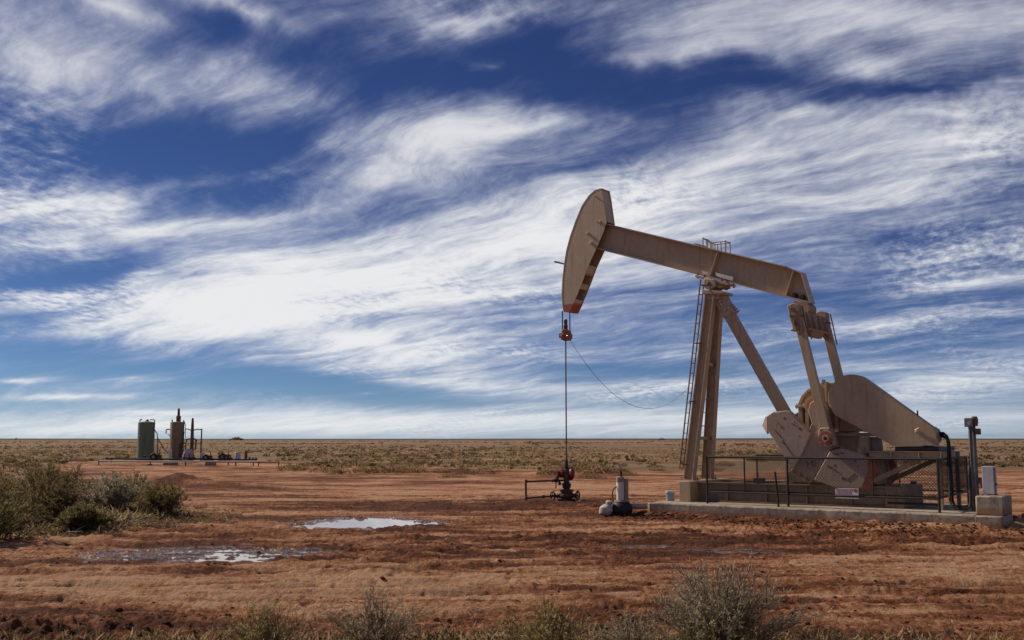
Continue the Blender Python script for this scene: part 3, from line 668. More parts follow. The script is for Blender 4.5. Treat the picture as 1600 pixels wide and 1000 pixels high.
# --- hand rail on the beam
mb = MB(); r = .016
P0 = [(.67, 8.10), (.79, 8.02), (.90, 7.94), (1.02, 7.93), (1.39, 7.93)]
for dv in (-.17, .17): mb.tube([(u, V0 + dv, z) for u, z in P0], r, 6)
for u, z in ((.67, 8.12), (.79, 8.02), (.90, 7.94), (.99, 7.93), (1.25, 7.93), (1.39, 7.96)):
    for dv in (-.17, .17): mb.tube([(u, V0 + dv, top(u) - .02), (u, V0 + dv, z)], r, 6)
mb.tube([(.67, V0 - .17, 8.1), (.67, V0 + .17, 8.1)], r, 6); mb.tube([(1.39, V0 - .17, 7.93), (1.39, V0 + .17, 7.93)], r, 6)
mb.prism([(.35, 8.0), (.66, 7.90), (.66, 7.87), (.35, 7.97)], V0 - .1, V0 + .1)
mb.build('hand_rail', 'tan_dusty', W)
# --- horsehead
HP = [(-2.78, 10.10), (-3.02, 10.07), (-3.25, 9.93), (-3.53, 9.61), (-3.77, 9.14), (-3.98, 8.66), (-4.12, 8.23), (-4.21, 7.79), (-4.28, 7.27), (-4.31, 6.80), (-4.285, 6.42), (-4.25, 6.21), (-4.02, 6.18), (-3.85, 6.47), (-3.59, 6.97), (-3.28, 7.64), (-2.94, 8.24), (-2.70, 8.70), (-2.60, 8.97), (-2.66, 9.38), (-2.72, 9.80)]
ZR = 6.45
frontx = lambda z: float(np.interp(z, [p[1] for p in HP[:12]][::-1], [p[0] for p in HP[:12]][::-1]))
rearx = lambda z: float(np.interp(z, [p[1] for p in HP[12:] + HP[:1]], [p[0] for p in HP[12:] + HP[:1]]))
hh = MB(); up = [p for p in HP if p[1] > ZR + .005]
cut = [(frontx(ZR), ZR), (rearx(ZR), ZR)]
io = [i for i, p in enumerate(HP) if p[1] > ZR + .005]
first = [HP[i] for i in io if i <= 10]; second = [HP[i] for i in io if i >= 12]
UP = first + cut + second
H0, H1 = V0 - .27, V0 + .27
hh.prism(UP, H0, H0 + .022)
Hd = hh.build('horsehead', 'tan_head', pj, bevel=.004)
hh = MB(); hh.prism(UP, H1 - .022, H1); hh.build('far_cheek', 'tan_head', Hd)
fr = MB(); arc = first[:0] + [p for p in HP[:10]] + [(frontx(ZR), ZR)]
fr.prism(arc + [(p[0] + .03, p[1] - .012) for p in arc[::-1]], H0 - .006, H1 + .006); fr.build('front_face', 'tan_head', Hd)
rr = MB()
def rearstrip(z0, z1, inset=.035):
    a, b_ = (rearx(z0) - inset, z0), (rearx(z1) - inset, z1)
    rr.prism([a, b_, (b_[0] - .02, b_[1]), (a[0] - .02, a[1])], H0 + .023, H1 - .023)
for z0, z1 in ((6.46, 6.60), (6.92, 7.08), (7.36, 7.66), (9.0, 9.4), (9.4, 9.8), (9.8, 10.07)): rearstrip(z0, z1)
rr.build('rear_plate', 'tan_head', Hd)
rr = MB()
for z in (6.75, 7.5, 8.9, 9.5): rr.prism([(frontx(z) + .04, z), (rearx(z) - .07, z - .1), (rearx(z) - .07, z - .12), (frontx(z) + .04, z - .02)], H0 + .023, H1 - .023)
rr.build('diaphragm', 'tan_dusty', Hd)
tp = MB(); tp.prism([cut[0], (-4.285, 6.42), (-4.25, 6.21), (-4.02, 6.18), (-3.85, 6.445), cut[1]], H0 - .002, H1 + .002); tp.build('tip', 'red', Hd, bevel=.006)
mb = MB()
for u, z, r in ((-2.93, 9.03, .035), (-2.84, 9.0, .05), (-3.18, 8.36, .055)): mb.lathe([(r * .6, H0 - .05), (r, H0 - .03), (r, H0)], (u, 0, z), 12, 'y')
mb.prism([(-3.36, 8.66), (-3.27, 8.73), (-3.24, 8.64)], H0 - .04, H0 + .002); mb.prism([(-3.05, 9.86), (-2.96, 9.87), (-2.98, 9.84)], H0 - .03, H0)
mb.build('boss', 'tan_head', Hd, bevel=.004)
MB().tube([(-4.0, V0 - .05, 7.72), (-4.72, V0 - .05, 7.93)], .03, 10).build('head_pin', 'pipe_dark', Hd)
# --- equalizer, tail bearing
EQ = (3.87, 5.42)
mb = MB(); mb.lathe([(.20, V0 - .30), (.20, V0 + .30)], (3.70, 0, 5.74), 20, 'y'); mb.prism([(3.42, 6.02), (3.80, 5.90), (3.88, 5.70), (3.46, 5.72)], V0 - .22, V0 + .22); tb = mb.build('tail_bearing', 'tan_dusty', pj, bevel=.01)
mb = MB(); mb.prism([(3.60, 5.60), (3.94, 5.60), (3.99, 5.10), (3.66, 5.10)], 1.39, 3.31); mb.prism([(3.56, 5.12), (4.08, 5.14), (4.08, 5.09), (3.56, 5.07)], 1.50, 3.20)
mb.prism([(3.80, 5.1), (4.06, 5.1), (3.99, 4.93), (3.86, 4.93)], 1.9, 2.8); eq = mb.build('equalizer', 'tan_dusty', pj, bevel=.012)
mb = MB()
for v in (1.7, 2.1, 2.6, 3.0): mb.prism([(3.95, 5.60), (4.10, 5.16), (3.98, 5.12)], v, v + .02)
mb.build('gusset', 'tan_dusty', eq)
# --- pitman arms, cranks, weights on both sides
pit = lambda z: 4.60 - (z - 2.12) * .2195
CR = [(4.06, 2.86), (4.12, 3.06), (4.28, 3.17), (4.46, 3.10), (4.57, 2.90), (4.64, 2.50), (4.74, 2.14), (4.80, 1.90), (4.60, 1.80), (4.06, .91), (3.86, .98), (3.55, 1.24), (3.74, 1.58), (3.90, 1.92), (4.03, 2.24), (4.16, 2.50)]
CWL = [(2.90, 2.70), (3.10, 2.84), (3.46, 2.88), (3.55, 2.83), (4.13, 2.25), (3.88, 1.72), (3.60, 1.25), (2.90, 2.33)]
CWR = [(4.62, 1.79), (4.92, 1.86), (5.24, 1.78), (5.54, 1.68), (5.62, 1.56), (5.62, 1.26), (5.44, .84), (5.36, .815), (4.70, .835), (4.45, .91), (4.16, 1.02)]
SH = lambda P, du: [(a + du, b_) for a, b_ in P]
CR = SH(CR, -.02); CWL = SH(CWL, .0); CWR = SH(CWR, .0)
for sgn in (-1, 1):
    vv = lambda a: V0 + sgn * a
    f = lambda mb, poly, a, b_: mb.prism(poly, *sorted((vv(a), vv(b_))))
    mb = MB(); f(mb, CR, .78, 1.02); C = mb.build('crank', 'weight', pj, bevel=.02)
    mb = MB(); mb.lathe([(.17, min(vv(.60), vv(.96))), (.17, max(vv(.60), vv(.96)))], (4.25, 0, 2.94), 20, 'y'); mb.build('hub', 'weight', C)
    near, far = (.80, 1.08)
    for poly, chamfer in ((CWL, [(2.72, 2.47), (2.84, 2.68), (2.90, 2.70), (2.90, 2.33)]), (CWR, [(5.62, 1.56), (5.76, 1.44), (5.84, 1.16), (5.58, .815), (5.44, .84), (5.62, 1.26)])):
        mb = MB(); f(mb, poly, near, far); K = mb.build('counterweight', 'weight', pj, bevel=.025)
        # sloping painted end of the casting
        mb = MB()
        if poly is CWL:
            a = [(2.90, 2.70), (2.895, 2.32)]; o_ = [(2.80, 2.64), (2.69, 2.47), (2.83, 2.25)]
            q0 = vv(far); q1 = vv(near + .02); qm = vv(far - .17)
            mb.add([(2.90, q0, 2.70), (2.90, q0, 2.33), (2.78, qm, 2.71), (2.69, qm, 2.47), (2.82, qm, 2.24), (2.78, q1, 2.71), (2.69, q1, 2.47), (2.82, q1, 2.24), (2.90, q1, 2.70), (2.90, q1, 2.33), (3.10, q0, 2.84), (3.08, qm, 2.86), (3.08, q1, 2.86), (3.10, q1, 2.84)],
                   [(0, 2, 3, 4, 1), (2, 5, 6, 3), (3, 6, 7, 4), (5, 8, 9, 7, 6), (1, 4, 7, 9), (0, 10, 11, 2), (2, 11, 12, 5), (5, 12, 13, 8)])
        else:
            q0 = vv(far); q1 = vv(near + .02); qm = vv(far - .15)
            ring0 = [(5.54, 1.68), (5.625, 1.56), (5.625, 1.26), (5.44, .84), (5.36, .81)]; ring1 = [(5.62, 1.67), (5.79, 1.45), (5.85, 1.14), (5.60, .80), (5.44, .79)]
            vs = [(a, q0, b_) for a, b_ in ring0] + [(a, qm, b_) for a, b_ in ring1] + [(a, q1, b_) for a, b_ in ring1] + [(a, q1, b_) for a, b_ in ring0]
            fs = []
            for k in range(3):
                for i in range(4): fs.append((k * 5 + i, k * 5 + i + 1, k * 5 + 5 + i + 1, k * 5 + 5 + i))
            mb.add(vs, fs)
        mb.v = [(a + .0, b_, c) for a, b_, c in mb.v]
        mb.build('painted_end', 'red' if poly is CWR else 'faded_red', K)
        if sgn < 0:
            # holes, drips and cast marks on the near faces
            q = vv(far); mk = MB(); rd = MB()
            if poly is CWL:
                for (u, z, r) in ((3.40, 2.66, .035), (3.83, 2.38, .04), (3.23, 2.52, .022), (3.68, 2.56, .018), (3.79, 2.18, .02)): mk.lathe([(r, q - .004), (r, q + .01)], (u, 0, z), 10, 'y')
                for (u0, z0, u1, z1) in ((3.10, 2.36, 3.30, 2.13), (3.30, 2.02, 3.42, 1.92), (3.33, 2.07, 3.38, 1.95), (3.44, 1.88, 3.52, 1.78), (3.52, 1.76, 3.62, 1.66), (3.60, 2.52, 3.72, 2.46)): mk.beam((u0, q - .003, z0), (u1, q - .003, z1), .012, .022)
                rd.lathe([(.045, q - .005), (.045, q + .01)], (3.32, 0, 2.42), 10, 'y')
            else:
                for (u, z, r) in ((4.75, 1.40, .035), (5.28, 1.52, .035), (5.36, 1.40, .022), (4.95, 1.05, .03)): mk.lathe([(r, q - .004), (r, q + .01)], (u, 0, z), 10, 'y')
                for (u0, z0, u1, z1) in ((4.55, 1.40, 4.85, 1.22), (5.05, 1.02, 5.28, 1.20), (4.92, 1.10, 5.06, 1.06), (4.72, 1.72, 4.86, 1.70), (4.9, 1.74, 5.0, 1.72)): mk.beam((u0, q - .003, z0), (u1, q - .003, z1), .012, .045)
            mk.build('casting_mark', 'rust', K)
            if rd.v: rd.build('paint_spot', 'red', K)
    mb = MB(); mb.lathe([(.14, min(vv(.9), vv(1.16))), (.14, max(vv(.9), vv(1.16)))], (4.58, 0, 2.12), 20, 'y'); mb.build('crank_pin', 'rust', C)
    if sgn < 0:
        mk = MB(); q = vv(1.02)
        for (u0, z0, u1, z1) in ((3.95, 1.50, 4.03, 1.44), (4.03, 1.44, 3.98, 1.34), (4.10, 1.50, 4.15, 1.38), (4.10, 1.50, 4.2, 1.5), (4.22, 1.46, 4.2, 1.36), (3.66, 1.22, 3.72, 1.14), (3.80, 1.20, 3.86, 1.08), (3.98, 1.08, 4.03, .98), (4.36, 2.2, 4.42, 2.14)): mk.beam((u0 - .02, q - .004, z0), (u1 - .02, q - .004, z1), .016, .03)
        mk.build('cast_number', 'rust', C)
        rd = MB()
        for u, z in ((3.63, 1.22), (3.78, 1.10), (3.97, .99)): rd.lathe([(.05, q - .006), (.05, q + .01)], (u - .02, 0, z), 8, 'y')
        rd.build('paint_spot', 'red', C)
        edge = MB(); edge.tube([(4.14, q - .004, 2.50), (3.88, q - .004, 1.92), (3.72, q - .004, 1.58), (3.53, q - .004, 1.24)], .012, 6); edge.build('edge_bead', 'tan_head', C)
    # pitman
    mb = MB(); mb.beam((pit(5.3), vv(1.11), 5.3), (pit(2.32), vv(1.11), 2.32), .16, .235); Pm = mb.build('pitman_arm', 'tan', pj, bevel=.008)
    mb = MB(); za = 2.12
    mb.prism([(4.36, 2.30), (4.44, 2.40), (4.68, 2.40), (4.80, 2.10), (4.78, 1.95), (4.60, 1.87), (4.42, 1.92)], *sorted((vv(1.0), vv(1.21)))); mb.build('pin_housing', 'tan', Pm, bevel=.02)
    mb = MB(); q0, q1 = sorted((vv(1.21), vv(1.26))); mb.lathe([(.175, q0), (.17, q1)], (4.58, 0, 2.12), 24, 'y'); mb.build('pin_cap', 'red', Pm, bevel=.008)
    mb = MB(); q0, q1 = sorted((vv(1.26), vv(1.28))); mb.lathe([(.095, q0), (.085, q1)], (4.58, 0, 2.12), 16, 'y'); mb.build('cap_ring', 'tan_head', Pm)
    mb = MB(); q0, q1 = sorted((vv(1.275), vv(1.30))); mb.lathe([(.055, q0), (.05, q1)], (4.58, 0, 2.12), 6, 'y')
    for u, z in ((4.44, 2.34), (4.68, 2.34), (4.44, 1.97), (4.72, 1.98)): mb.lathe([(.022, min(vv(1.21), vv(1.235))), (.022, max(vv(1.21), vv(1.235)))], (u, 0, z), 6, 'y')
    mb.build('nut', 'black', Pm)
    mb = MB(); mb.prism([(3.62, 5.74), (3.80, 5.80), (3.96, 5.74), (3.99, 5.40), (4.06, 5.02), (3.91, 4.92), (3.78, 5.10), (3.70, 5.30)], *sorted((vv(.96), vv(1.23)))); hg = mb.build('wrist_housing', 'tan_dusty', Pm, bevel=.02)
    mb = MB(); q0, q1 = sorted((vv(1.23), vv(1.26))); mb.lathe([(.06, q0), (.05, q1)], (3.78, 0, 5.62), 12, 'y'); mb.lathe([(.07, q0), (.065, q1)], (3.88, 0, 5.22), 12, 'y'); mb.prism([(3.81, 5.36), (3.91, 5.36), (3.96, 5.02), (3.86, 5.02)], q0, q1 - .01); mb.build('grease_cap', 'rust', hg)
    mb = MB(); mb.prism([(3.68, 5.46), (4.01, 5.46), (4.01, 5.43), (3.68, 5.43)], *sorted((vv(.95), vv(1.25)))); mb.tube([(4.02, vv(1.14), 5.7), (4.07, vv(1.18), 5.4), (4.14, vv(1.16), 5.02), (4.22, vv(1.04), 4.8)], .018, 6); mb.build('grease_pipe', 'rust', hg)
# --- gear reducer
GB = [(3.60, 2.30), (3.60, 2.98), (3.66, 3.15), (3.72, 3.29), (3.83, 3.44), (3.99, 3.56), (4.20, 3.655), (5.05, 3.64), (5.30, 3.52), (5.48, 3.25), (5.52, 2.98), (5.52, 2.30)]
mb = MB(); mb.prism(GB, V0 - .42, V0 + .42); G = mb.build('gear_reducer', 'tan', pj, bevel=.03)
mb = MB(); mb.bounds(3.52, 5.58, V0 - .58, V0 + .58, 2.965, 3.035)
for u in (3.55, 3.75, 4.5, 5.0, 5.5):
    for s_ in (-1, 1): mb.cyl((u, V0 + s_ * .53, 2.93), (u, V0 + s_ * .53, 3.08), .022, n=6)
mb.build('split_flange', 'tan', G, bevel=.006)
mb = MB(); q = V0 - .42
for u, w in ((3.60, .12), (3.80, .10), (4.28, .1), (4.60, .1), (5.36, .14)):
    for s_ in (-1, 1): mb.bounds(u, u + w, V0 + s_ * .42, V0 + s_ * .56, 2.28, 2.963)
for s_ in (-1, 1):
    mb.prism([(3.64, 3.037), (3.75, 3.25), (3.9, 3.4), (4.16, 3.56), (4.16, 3.6), (3.85, 3.46), (3.68, 3.29), (3.56, 3.037)], *sorted((V0 + s_ * .42, V0 + s_ * .5)))
    mb.bounds(4.36, 4.42, *sorted((V0 + s_ * .42, V0 + s_ * .54)), 3.037, 3.62)
mb.build('rib', 'tan', G, bevel=.006)
for s_ in (-1, 1):
    mb = MB(); a, b_ = sorted((V0 + s_ * .42, V0 + s_ * .60)); mb.lathe([(.26, a), (.26, b_)], (4.06, 0, 3.02), 24, 'y'); mb.lathe([(.25, a), (.25, b_)], (4.95, 0, 3.0), 24, 'y'); bh = mb.build('bearing_housing', 'tan', G, bevel=.012)
    mb = MB(); a, b_ = sorted((V0 + s_ * .60, V0 + s_ * .63)); mb.lathe([(.185, a), (.17, b_)], (4.06, 0, 3.02), 24, 'y'); mb.build('bearing_cover', 'orange', bh, bevel=.006)
mb = MB(); mb.tube([(4.95, V0, 3.64), (4.95, V0, 3.74), (5.02, V0, 3.80)], .035, 8); mb.bounds(4.25, 4.33, V0 - .46, V0 - .38, 3.62, 3.72); mb.build('breather', 'tan_dusty', G)
mb = MB(); mb.bounds(3.3, 5.78, V0 - .5, V0 + .5, 2.17, 2.27); mb.build('base_flange', 'tan', G, bevel=.008)
mb = MB(); mb.prism([(3.42, 2.16), (5.55, 2.16), (5.66, .915), (3.20, .915)], V0 - .46, V0 + .46); pd = mb.build('pedestal', 'tan_dusty', pj, bevel=.01)
mb = MB(); mb.bounds(5.27, 5.52, V0 - .66, V0 - .47, 1.72, 2.166); mb.cyl((5.38, V0 - .66, 1.86), (5.38, V0 - .70, 1.86), .05); mb.bounds(5.3, 5.5, V0 - .665, V0 - .65, 2.05, 2.09); mb.build('brake_box', 'tan', pd, bevel=.01)
# --- belt guard
N = 18; cx, cz, cr = 5.22, 3.17, .635
pts = [(cx + cr * math.cos(rad(a)), cz + cr * math.sin(rad(a))) for a in np.linspace(52, 226, N)]
BG = [(7.32, 1.93), (7.315, 2.28), (7.29, 2.36)] + pts + [(6.24, 1.93)]
mb = MB(); mb.prism(BG, V0 - .98, V0 - .70); Bg = mb.build('belt_guard', 'tan', pj, bevel=.012)
mb = MB(); mb.lathe([(.03, V0 - 1.04), (.06, V0 - .99)], (6.86, 0, 2.30), 10, 'y'); mb.tube([(6.80, V0 - 1.0, 2.32), (6.92, V0 - 1.03, 2.38)], .015, 6); mb.build('latch', 'tan_head', Bg)
mb = MB(); mb.tube([(6.85, V0 - .84, 2.70), (6.85, V0 - .84, 2.83)], .02, 6); mb.build('oil_cup', 'black', Bg)
# --- motor and its platform
mb = MB(); mb.lathe([(.10, V0 - .5), (.24, V0 - .44), (.26, V0 - .3), (.26, V0 + .5), (.22, V0 + .6)], (6.85, 0, 2.18), 22, 'y'); mt = mb.build('motor', 'motor', pj)
mb = MB()
for k in range(18):
    a = k / 18 * 2 * math.pi; mb.box((6.85 + .265 * math.cos(a), V0 + .1, 2.18 + .265 * math.sin(a)), (.02, .7, .02))
mb.build('cooling_fin', 'motor', mt)
mb = MB(); mb.bounds(6.26, 7.34, V0 - .9, V0 + .8, 1.80, 1.91); mb.build('slide_base', 'motor', pj, bevel=.01)
pl = MB()
for v in (V0 - .9, V0 + .9): pl.ibeam((5.60, v, 1.69), (7.44, v, 1.69), .16, .19, (0, 1, 0), .018, .015)
for u in (6.15, 6.85, 7.38): pl.bounds(u, u + .03, V0 - .9 - .076, V0 - .9 + .076, 1.615, 1.765)
for u in (5.7, 6.5, 7.3): pl.bounds(u - .06, u + .06, V0 - .8, V0 + .8, 1.62, 1.78)
pl.build('motor_platform', 'tan', pj)
for s_ in (-1, 1):
    MB().beam((5.62, V0 + s_ * .95, .98), (6.85, V0 + s_ * .9, 1.56), .10, .12).build('platform_brace', 'tan_dusty', pj)
    MB().beam((7.36, V0 + s_ * .95, PT + .004), (7.36, V0 + s_ * .9, 1.58), .09, .09).build('platform_leg', 'tan_dusty', pj)
MB().bounds(7.2, 7.62, V0 - .3, V0 + .5, 1.782, 1.80).build('step_plate', 'steel', pj)
# --- ladder up the post
ld = MB()
fl = lambda f: (.14 + .60 * f, 1.42 + .40 * f, 1.25 + 5.55 * f)
for dv in (0, .24): ld.tube([(fl(0)[0], fl(0)[1] + dv, fl(0)[2]), (fl(1)[0], fl(1)[1] + dv, fl(1)[2])], .022, 8)
Ld = ld.build('ladder', 'rust', pj)
for k in range(19):
    a = fl((k + .5) / 19); MB().tube([a, (a[0], a[1] + .24, a[2])], .012, 6).build('rung', 'rust', Ld)
mb = MB()
for f in (.02, .35, .66, .97): a = fl(f); mb.tube([(a[0], a[1] + .12, a[2]), (a[0] + .17, a[1] + .22, a[2])], .022, 6)
mb.build('ladder_bracket', 'rust', Ld)

# ------------------------------------------------------------------ polished rod and carrier hanging from the head
RU, RV = -4.335, V0
t = thing('polished_rod', 'thin steel rod with red carrier hanging from the horsehead to the wellhead', 'rod', (RU, RV, 1.5))
MB().tube([(RU, RV, 1.45), (RU, RV, 6.0)], .022, 8).build('rod', 'pipe_dark', t)
for dv, du in ((-.16, -.02), (.16, .06)):
    mb = MB(); mb.tube([(RU + du, RV + dv, 6.25), (RU + du, RV + dv, 5.62)], .02, 8); mb.build('bridle_cable', 'cable', t)
mb = MB(); mb.bounds(RU - .10, RU + .10, RV - .26, RV + .26, 5.36, 5.52); mb.lathe([(.09, 5.5), (.12, 5.56), (.12, 5.62), (.07, 5.66)], (RU, RV, 0), 12); mb.lathe([(.05, 5.28), (.12, 5.32), (.12, 5.37)], (RU, RV, 0), 12)
for dv in (-.17, .17): mb.lathe([(.07, 5.30), (.08, 5.36), (.08, 5.56), (.05, 5.64)], (RU + .02, RV + dv, 0), 10)
cb = mb.build('carrier_bar', 'red', t, bevel=.008)
mb = MB(); mb.lathe([(.05, 5.66), (.07, 5.70), (.07, 5.80), (.05, 5.82), (.06, 5.86), (.06, 5.96), (.03, 6.0)], (RU, RV, 0), 12); mb.build('rod_clamp', 'pipe_dark', cb)
mb = MB(); mb.lathe([(.035, RV - .30), (.035, RV - .26)], (RU, 0, 5.44), 8, 'y'); mb.tube([(RU + .1, RV - .2, 5.42), (RU + .22, RV - .24, 5.42)], .018, 6); mb.lathe([(.02, RV - .28), (.03, RV - .262)], (RU + .05, 0, 5.48), 8, 'y'); mb.build('load_bolt', 'steel', cb)
# signal wire sagging from the carrier to the ladder
A0, B0 = Vector((RU + .22, RV - .24, 5.42)), Vector((.42, 1.58, 3.62))
pts = []
for k in range(25):
    s = k / 24; p = A0.lerp(B0, s); p.z -= 1.30 * (4 * s * (1 - s)) * (1 + .25 * (s - .5)) ; pts.append(p)
single(MB().tube(pts, .007, 5), 'signal_wire', 'cable', 'thin dark wire sagging from the red rod carrier to the ladder', 'wire', tuple(B0))

# ================================================================== guard fence round the unit
ff = thing('guard_fence', 'black pipe guard fence with chain link round the pumpjack base', 'fence', (4.5, .35, PT))
corners = [(1.40, .55), (7.56, .36), (7.36, 4.34), (1.3, 4.36)]
def fpost(u, v, z0, z1, r=.03, tilt=0): MB().tube([(u, v, z0), (u + tilt, v, z1)], r, 8).build('post', 'black', ff)
fv = lambda u: .55 + (u - 1.40) * (.36 - .55) / 6.16
for u in (1.40, 3.74, 7.56): fpost(u, fv(u), PT, 1.63, .032)
for u in (2.52,): fpost(u, fv(u), .66, 1.62, .024)
fpost(5.98, fv(5.98), .66, 1.62, .016)
for u, v in (corners[2], corners[3], (4.6, 4.35), (2.5, 4.36)): fpost(u, v, PT, 1.63, .026)
def rail(p, q, r=.026): MB().tube([p, q], r, 8).build('rail', 'black', ff)
rail((1.40, fv(1.40), 1.61), (7.56, fv(7.56), 1.61), .03); rail((1.40, fv(1.4), .66), (7.56, fv(7.56), .66), .026); rail((1.40, fv(1.4) + .06, .70), (7.56, fv(7.56) + .06, .70), .018)
rail((2.56, fv(2.5) + .05, 1.55), (3.74, fv(3.7) + .05, 1.55), .018)
for z in (1.61, .68):
    rail((7.56, .36, z), (7.36, 4.34, z)); rail((7.36, 4.34, z), (1.3, 4.36, z))
rail((6.3, fv(6.3) + .1, .52), (7.5, fv(7.5) + .1, .52), .03)
def chain(p, q, z0, z1, pitch=.08, r=.0042):
    """chain link: two families of slanting wires woven in and out"""
    p, q = Vector(p), Vector(q); L = (q - p).length; d = (q - p) / L; n = Vector((-d.y, d.x, 0)); H = z1 - z0; mb = MB()
    for fam in (1, -1):
        k = -int(H / pitch) - 1
        while k * pitch < L:
            s0 = k * pitch; a, b_ = (s0, z0), (s0 + H, z1)
            t0 = max(0, -a[0] / H); t1 = min(1, (L - a[0]) / H)
            if t1 > t0 + .02:
                A_, B_ = a[0] + H * t0, a[0] + H * t1
                za, zb = z0 + H * t0, z0 + H * t1
                if fam < 0: za, zb = z0 + z1 - za, z0 + z1 - zb
                off = n * (.004 * fam)
                mb.tube([p + d * A_ + Vector((0, 0, za)) + off, p + d * B_ + Vector((0, 0, zb)) + off], r, 3, caps=False)
            k += 1
    o = mb.build('chain_link', 'galv', ff, smooth=0); o['kind'] = 'stuff'
chain((1.42, fv(1.4), 0), (7.54, fv(7.54), 0), .68, 1.59)
chain((7.56, .38, 0), (7.36, 4.32, 0), .69, 1.59)
chain((7.34, 4.34, 0), (1.32, 4.36, 0), .69, 1.59)
# short leaning bollard by the gate
single(MB().tube([(3.54, .30, PT), (3.47, .30, 1.25)], .03, 8), 'bollard', 'black', 'short thin leaning black post at the front of the guard fence', 'post', (3.54, .30, PT))
# warning sign wired to the fence
t = thing('warning_sign', 'small white warning sign with red print on the front fence', 'sign', (5.32, fv(5.32) - .05, .68))
sv = fv(5.32) - .045
MB().bounds(5.03, 5.62, sv - .006, sv + .002, .675, .86).build('board', 'sign', t)
mb = MB(); mr = MB(); random.seed(9)
for r_ in range(4):
    z = .838 - r_ * .036; u = 5.06
    while u < 5.46:
        w = random.uniform(.018, .05); (mr if (r_ in (0, 3) or random.random() < .4) else mb).bounds(u, u + w, sv - .009, sv - .0065, z - .018, z); u += w + .012
mr.lathe([(.05, sv - .0095), (.05, sv - .0062)], (5.55, 0, .80), 14, 'y'); mr.bounds(5.03, 5.09, sv - .0092, sv - .0063, .84, .858)
mb.bounds(5.03, 5.62, sv - .0088, sv - .0064, .69, .698)
mb.build('lettering', 'print_black', t); mr.build('emblem', 'print_red', t)
MB().bounds(5.03, 5.62, sv - .005, sv + .003, .60, .625).build('lower_strip', 'box_grey', t)
# black control box inside the fence
t = thing('control_box', 'small black box with a stub on the skid behind the fence', 'box', (2.50, 1.50, .885))
MB().bounds(2.38, 2.68, 1.42, 1.58, .885, 1.03).build('body', 'black', t, bevel=.01)
MB().tube([(2.48, 1.50, 1.03), (2.49, 1.50, 1.17)], .03, 8).build('stub', 'black', t)

# ================================================================== bucket, drum, sack, pipe beside the pad
t = thing('bucket', 'grey plastic bucket with a pale rim at the left end of the slab', 'bucket', (-.02, 1.12, PT))
bu, bv_ = -.02, 1.12
MB().lathe([(.105, PT + .002), (.115, PT + .01), (.135, PT + .235), (.12, PT + .235)], (bu, bv_, 0), 22).build('body', 'bucket', t)
mb = MB(); mb.lathe([(.138, PT + .225), (.148, PT + .232), (.148, PT + .275), (.14, PT + .285), (.10, PT + .283)], (bu, bv_, 0), 22); mb.build('rim', 'bucket_rim', t)
mb = MB(); mb.tube([(bu - .145, bv_, PT + .25), (bu - .08, bv_, PT + .31), (bu, bv_, PT + .325), (bu + .08, bv_, PT + .31), (bu + .145, bv_, PT + .25)], .006, 6); mb.build('handle', 'rust', t)
# ------------------------------------------------------------------ tub, drum, sack, pipe
TX, TY = 3.05, 29.75; tz = gz(TX, TY)
t = thing('rubber_tub', 'squat black rubber tub under the white drum', 'tub', (TX, TY, tz), False)
MB().lathe([(.24, tz - .05), (.29, tz + .03), (.31, tz + .12), (.28, tz + .25), (.2, tz + .33), (.19, tz + .34)], (TX, TY, 0), 20).build('body', 'rubber', t)
mb = MB(); mb.lathe([(.2, tz + .32), (.22, tz + .345), (.2, tz + .37)], (TX, TY, 0), 20); mb.build('rim', 'beige_pipe', t)
z0 = tz + .372; cx_, cy_ = TX - .04, TY - .02
t = thing('chemical_drum', 'upright white drum with dusty tan collar standing on the black tub', 'drum', (cx_, cy_, z0), False)
MB().lathe([(.085, z0), (.105, z0 + .015), (.105, z0 + .50), (.102, z0 + .51)], (cx_, cy_, 0), 22).build('body', 'white', t)
MB().lathe([(.107, z0 + .49), (.107, z0 + .63), (.085, z0 + .65)], (cx_, cy_, 0), 22).build('collar', 'beige_pipe', t)
mb = MB(); mb.tube([(cx_ + .03, cy_, z0 + .64), (cx_ + .03, cy_, z0 + .80)], .03, 8); mb.tube([(cx_ + .03, cy_, z0 + .78), (cx_, cy_, z0 + .83)], .02, 8); mb.build('filler_pipe', 'black', t)
mb = MB(); mb.tube(hose([(cx_ - .10, cy_ - .03, z0 + .38), (cx_ - .2, cy_ - .04, z0 + .28), (cx_ - .22, cy_ - .04, z0 + .12), (cx_ - .19, cy_ - .03, z0 + .04)], .015), .016, 6); mb.build('hose', 'black', t)
mb = MB(); mb.bounds(cx_ - .06, cx_ - .03, cy_ - .112, cy_ - .098, z0 + .03, z0 + .05); mb.build('drain_plug', 'black', t)
mb = MB(); gx, gy = cx_ + .165, cy_ + .09; g0 = z0 - .02
mb.lathe([(.07, g0), (.075, g0 + .01), (.075, g0 + .60), (.065, g0 + .615)], (gx, gy, 0), 18)
single(mb, 'gas_cylinder', 'beige_pipe', 'slim dusty cylinder behind the white drum on the tub', 'cylinder', (gx, gy, g0), False)
SX, SY = 2.62, 29.62; sz = gz(SX, SY); random.seed(3)
t = thing('tied_sack', 'small tied white plastic sack lying beside the black tub', 'sack', (SX, SY, sz), False)
mb = MB(); mb.lathe([(.10, sz - .01), (.17, sz + .04), (.20, sz + .12), (.18, sz + .21), (.11, sz + .27), (.05, sz + .29)], (SX, SY, 0), 16)
mb.v = [(x + .03 * pn(x * 7, z * 9, 5) - .02, y + .03 * pn(x * 8, z * 7, 6), z + .02 * pn(x * 9, y * 9, 7)) for x, y, z in mb.v]
mb.build('bag', 'white_plastic', t)
mb = MB(); mb.lathe([(.05, sz + .27), (.09, sz + .31), (.10, sz + .36), (.05, sz + .40)], (SX + .06, SY, 0), 10)
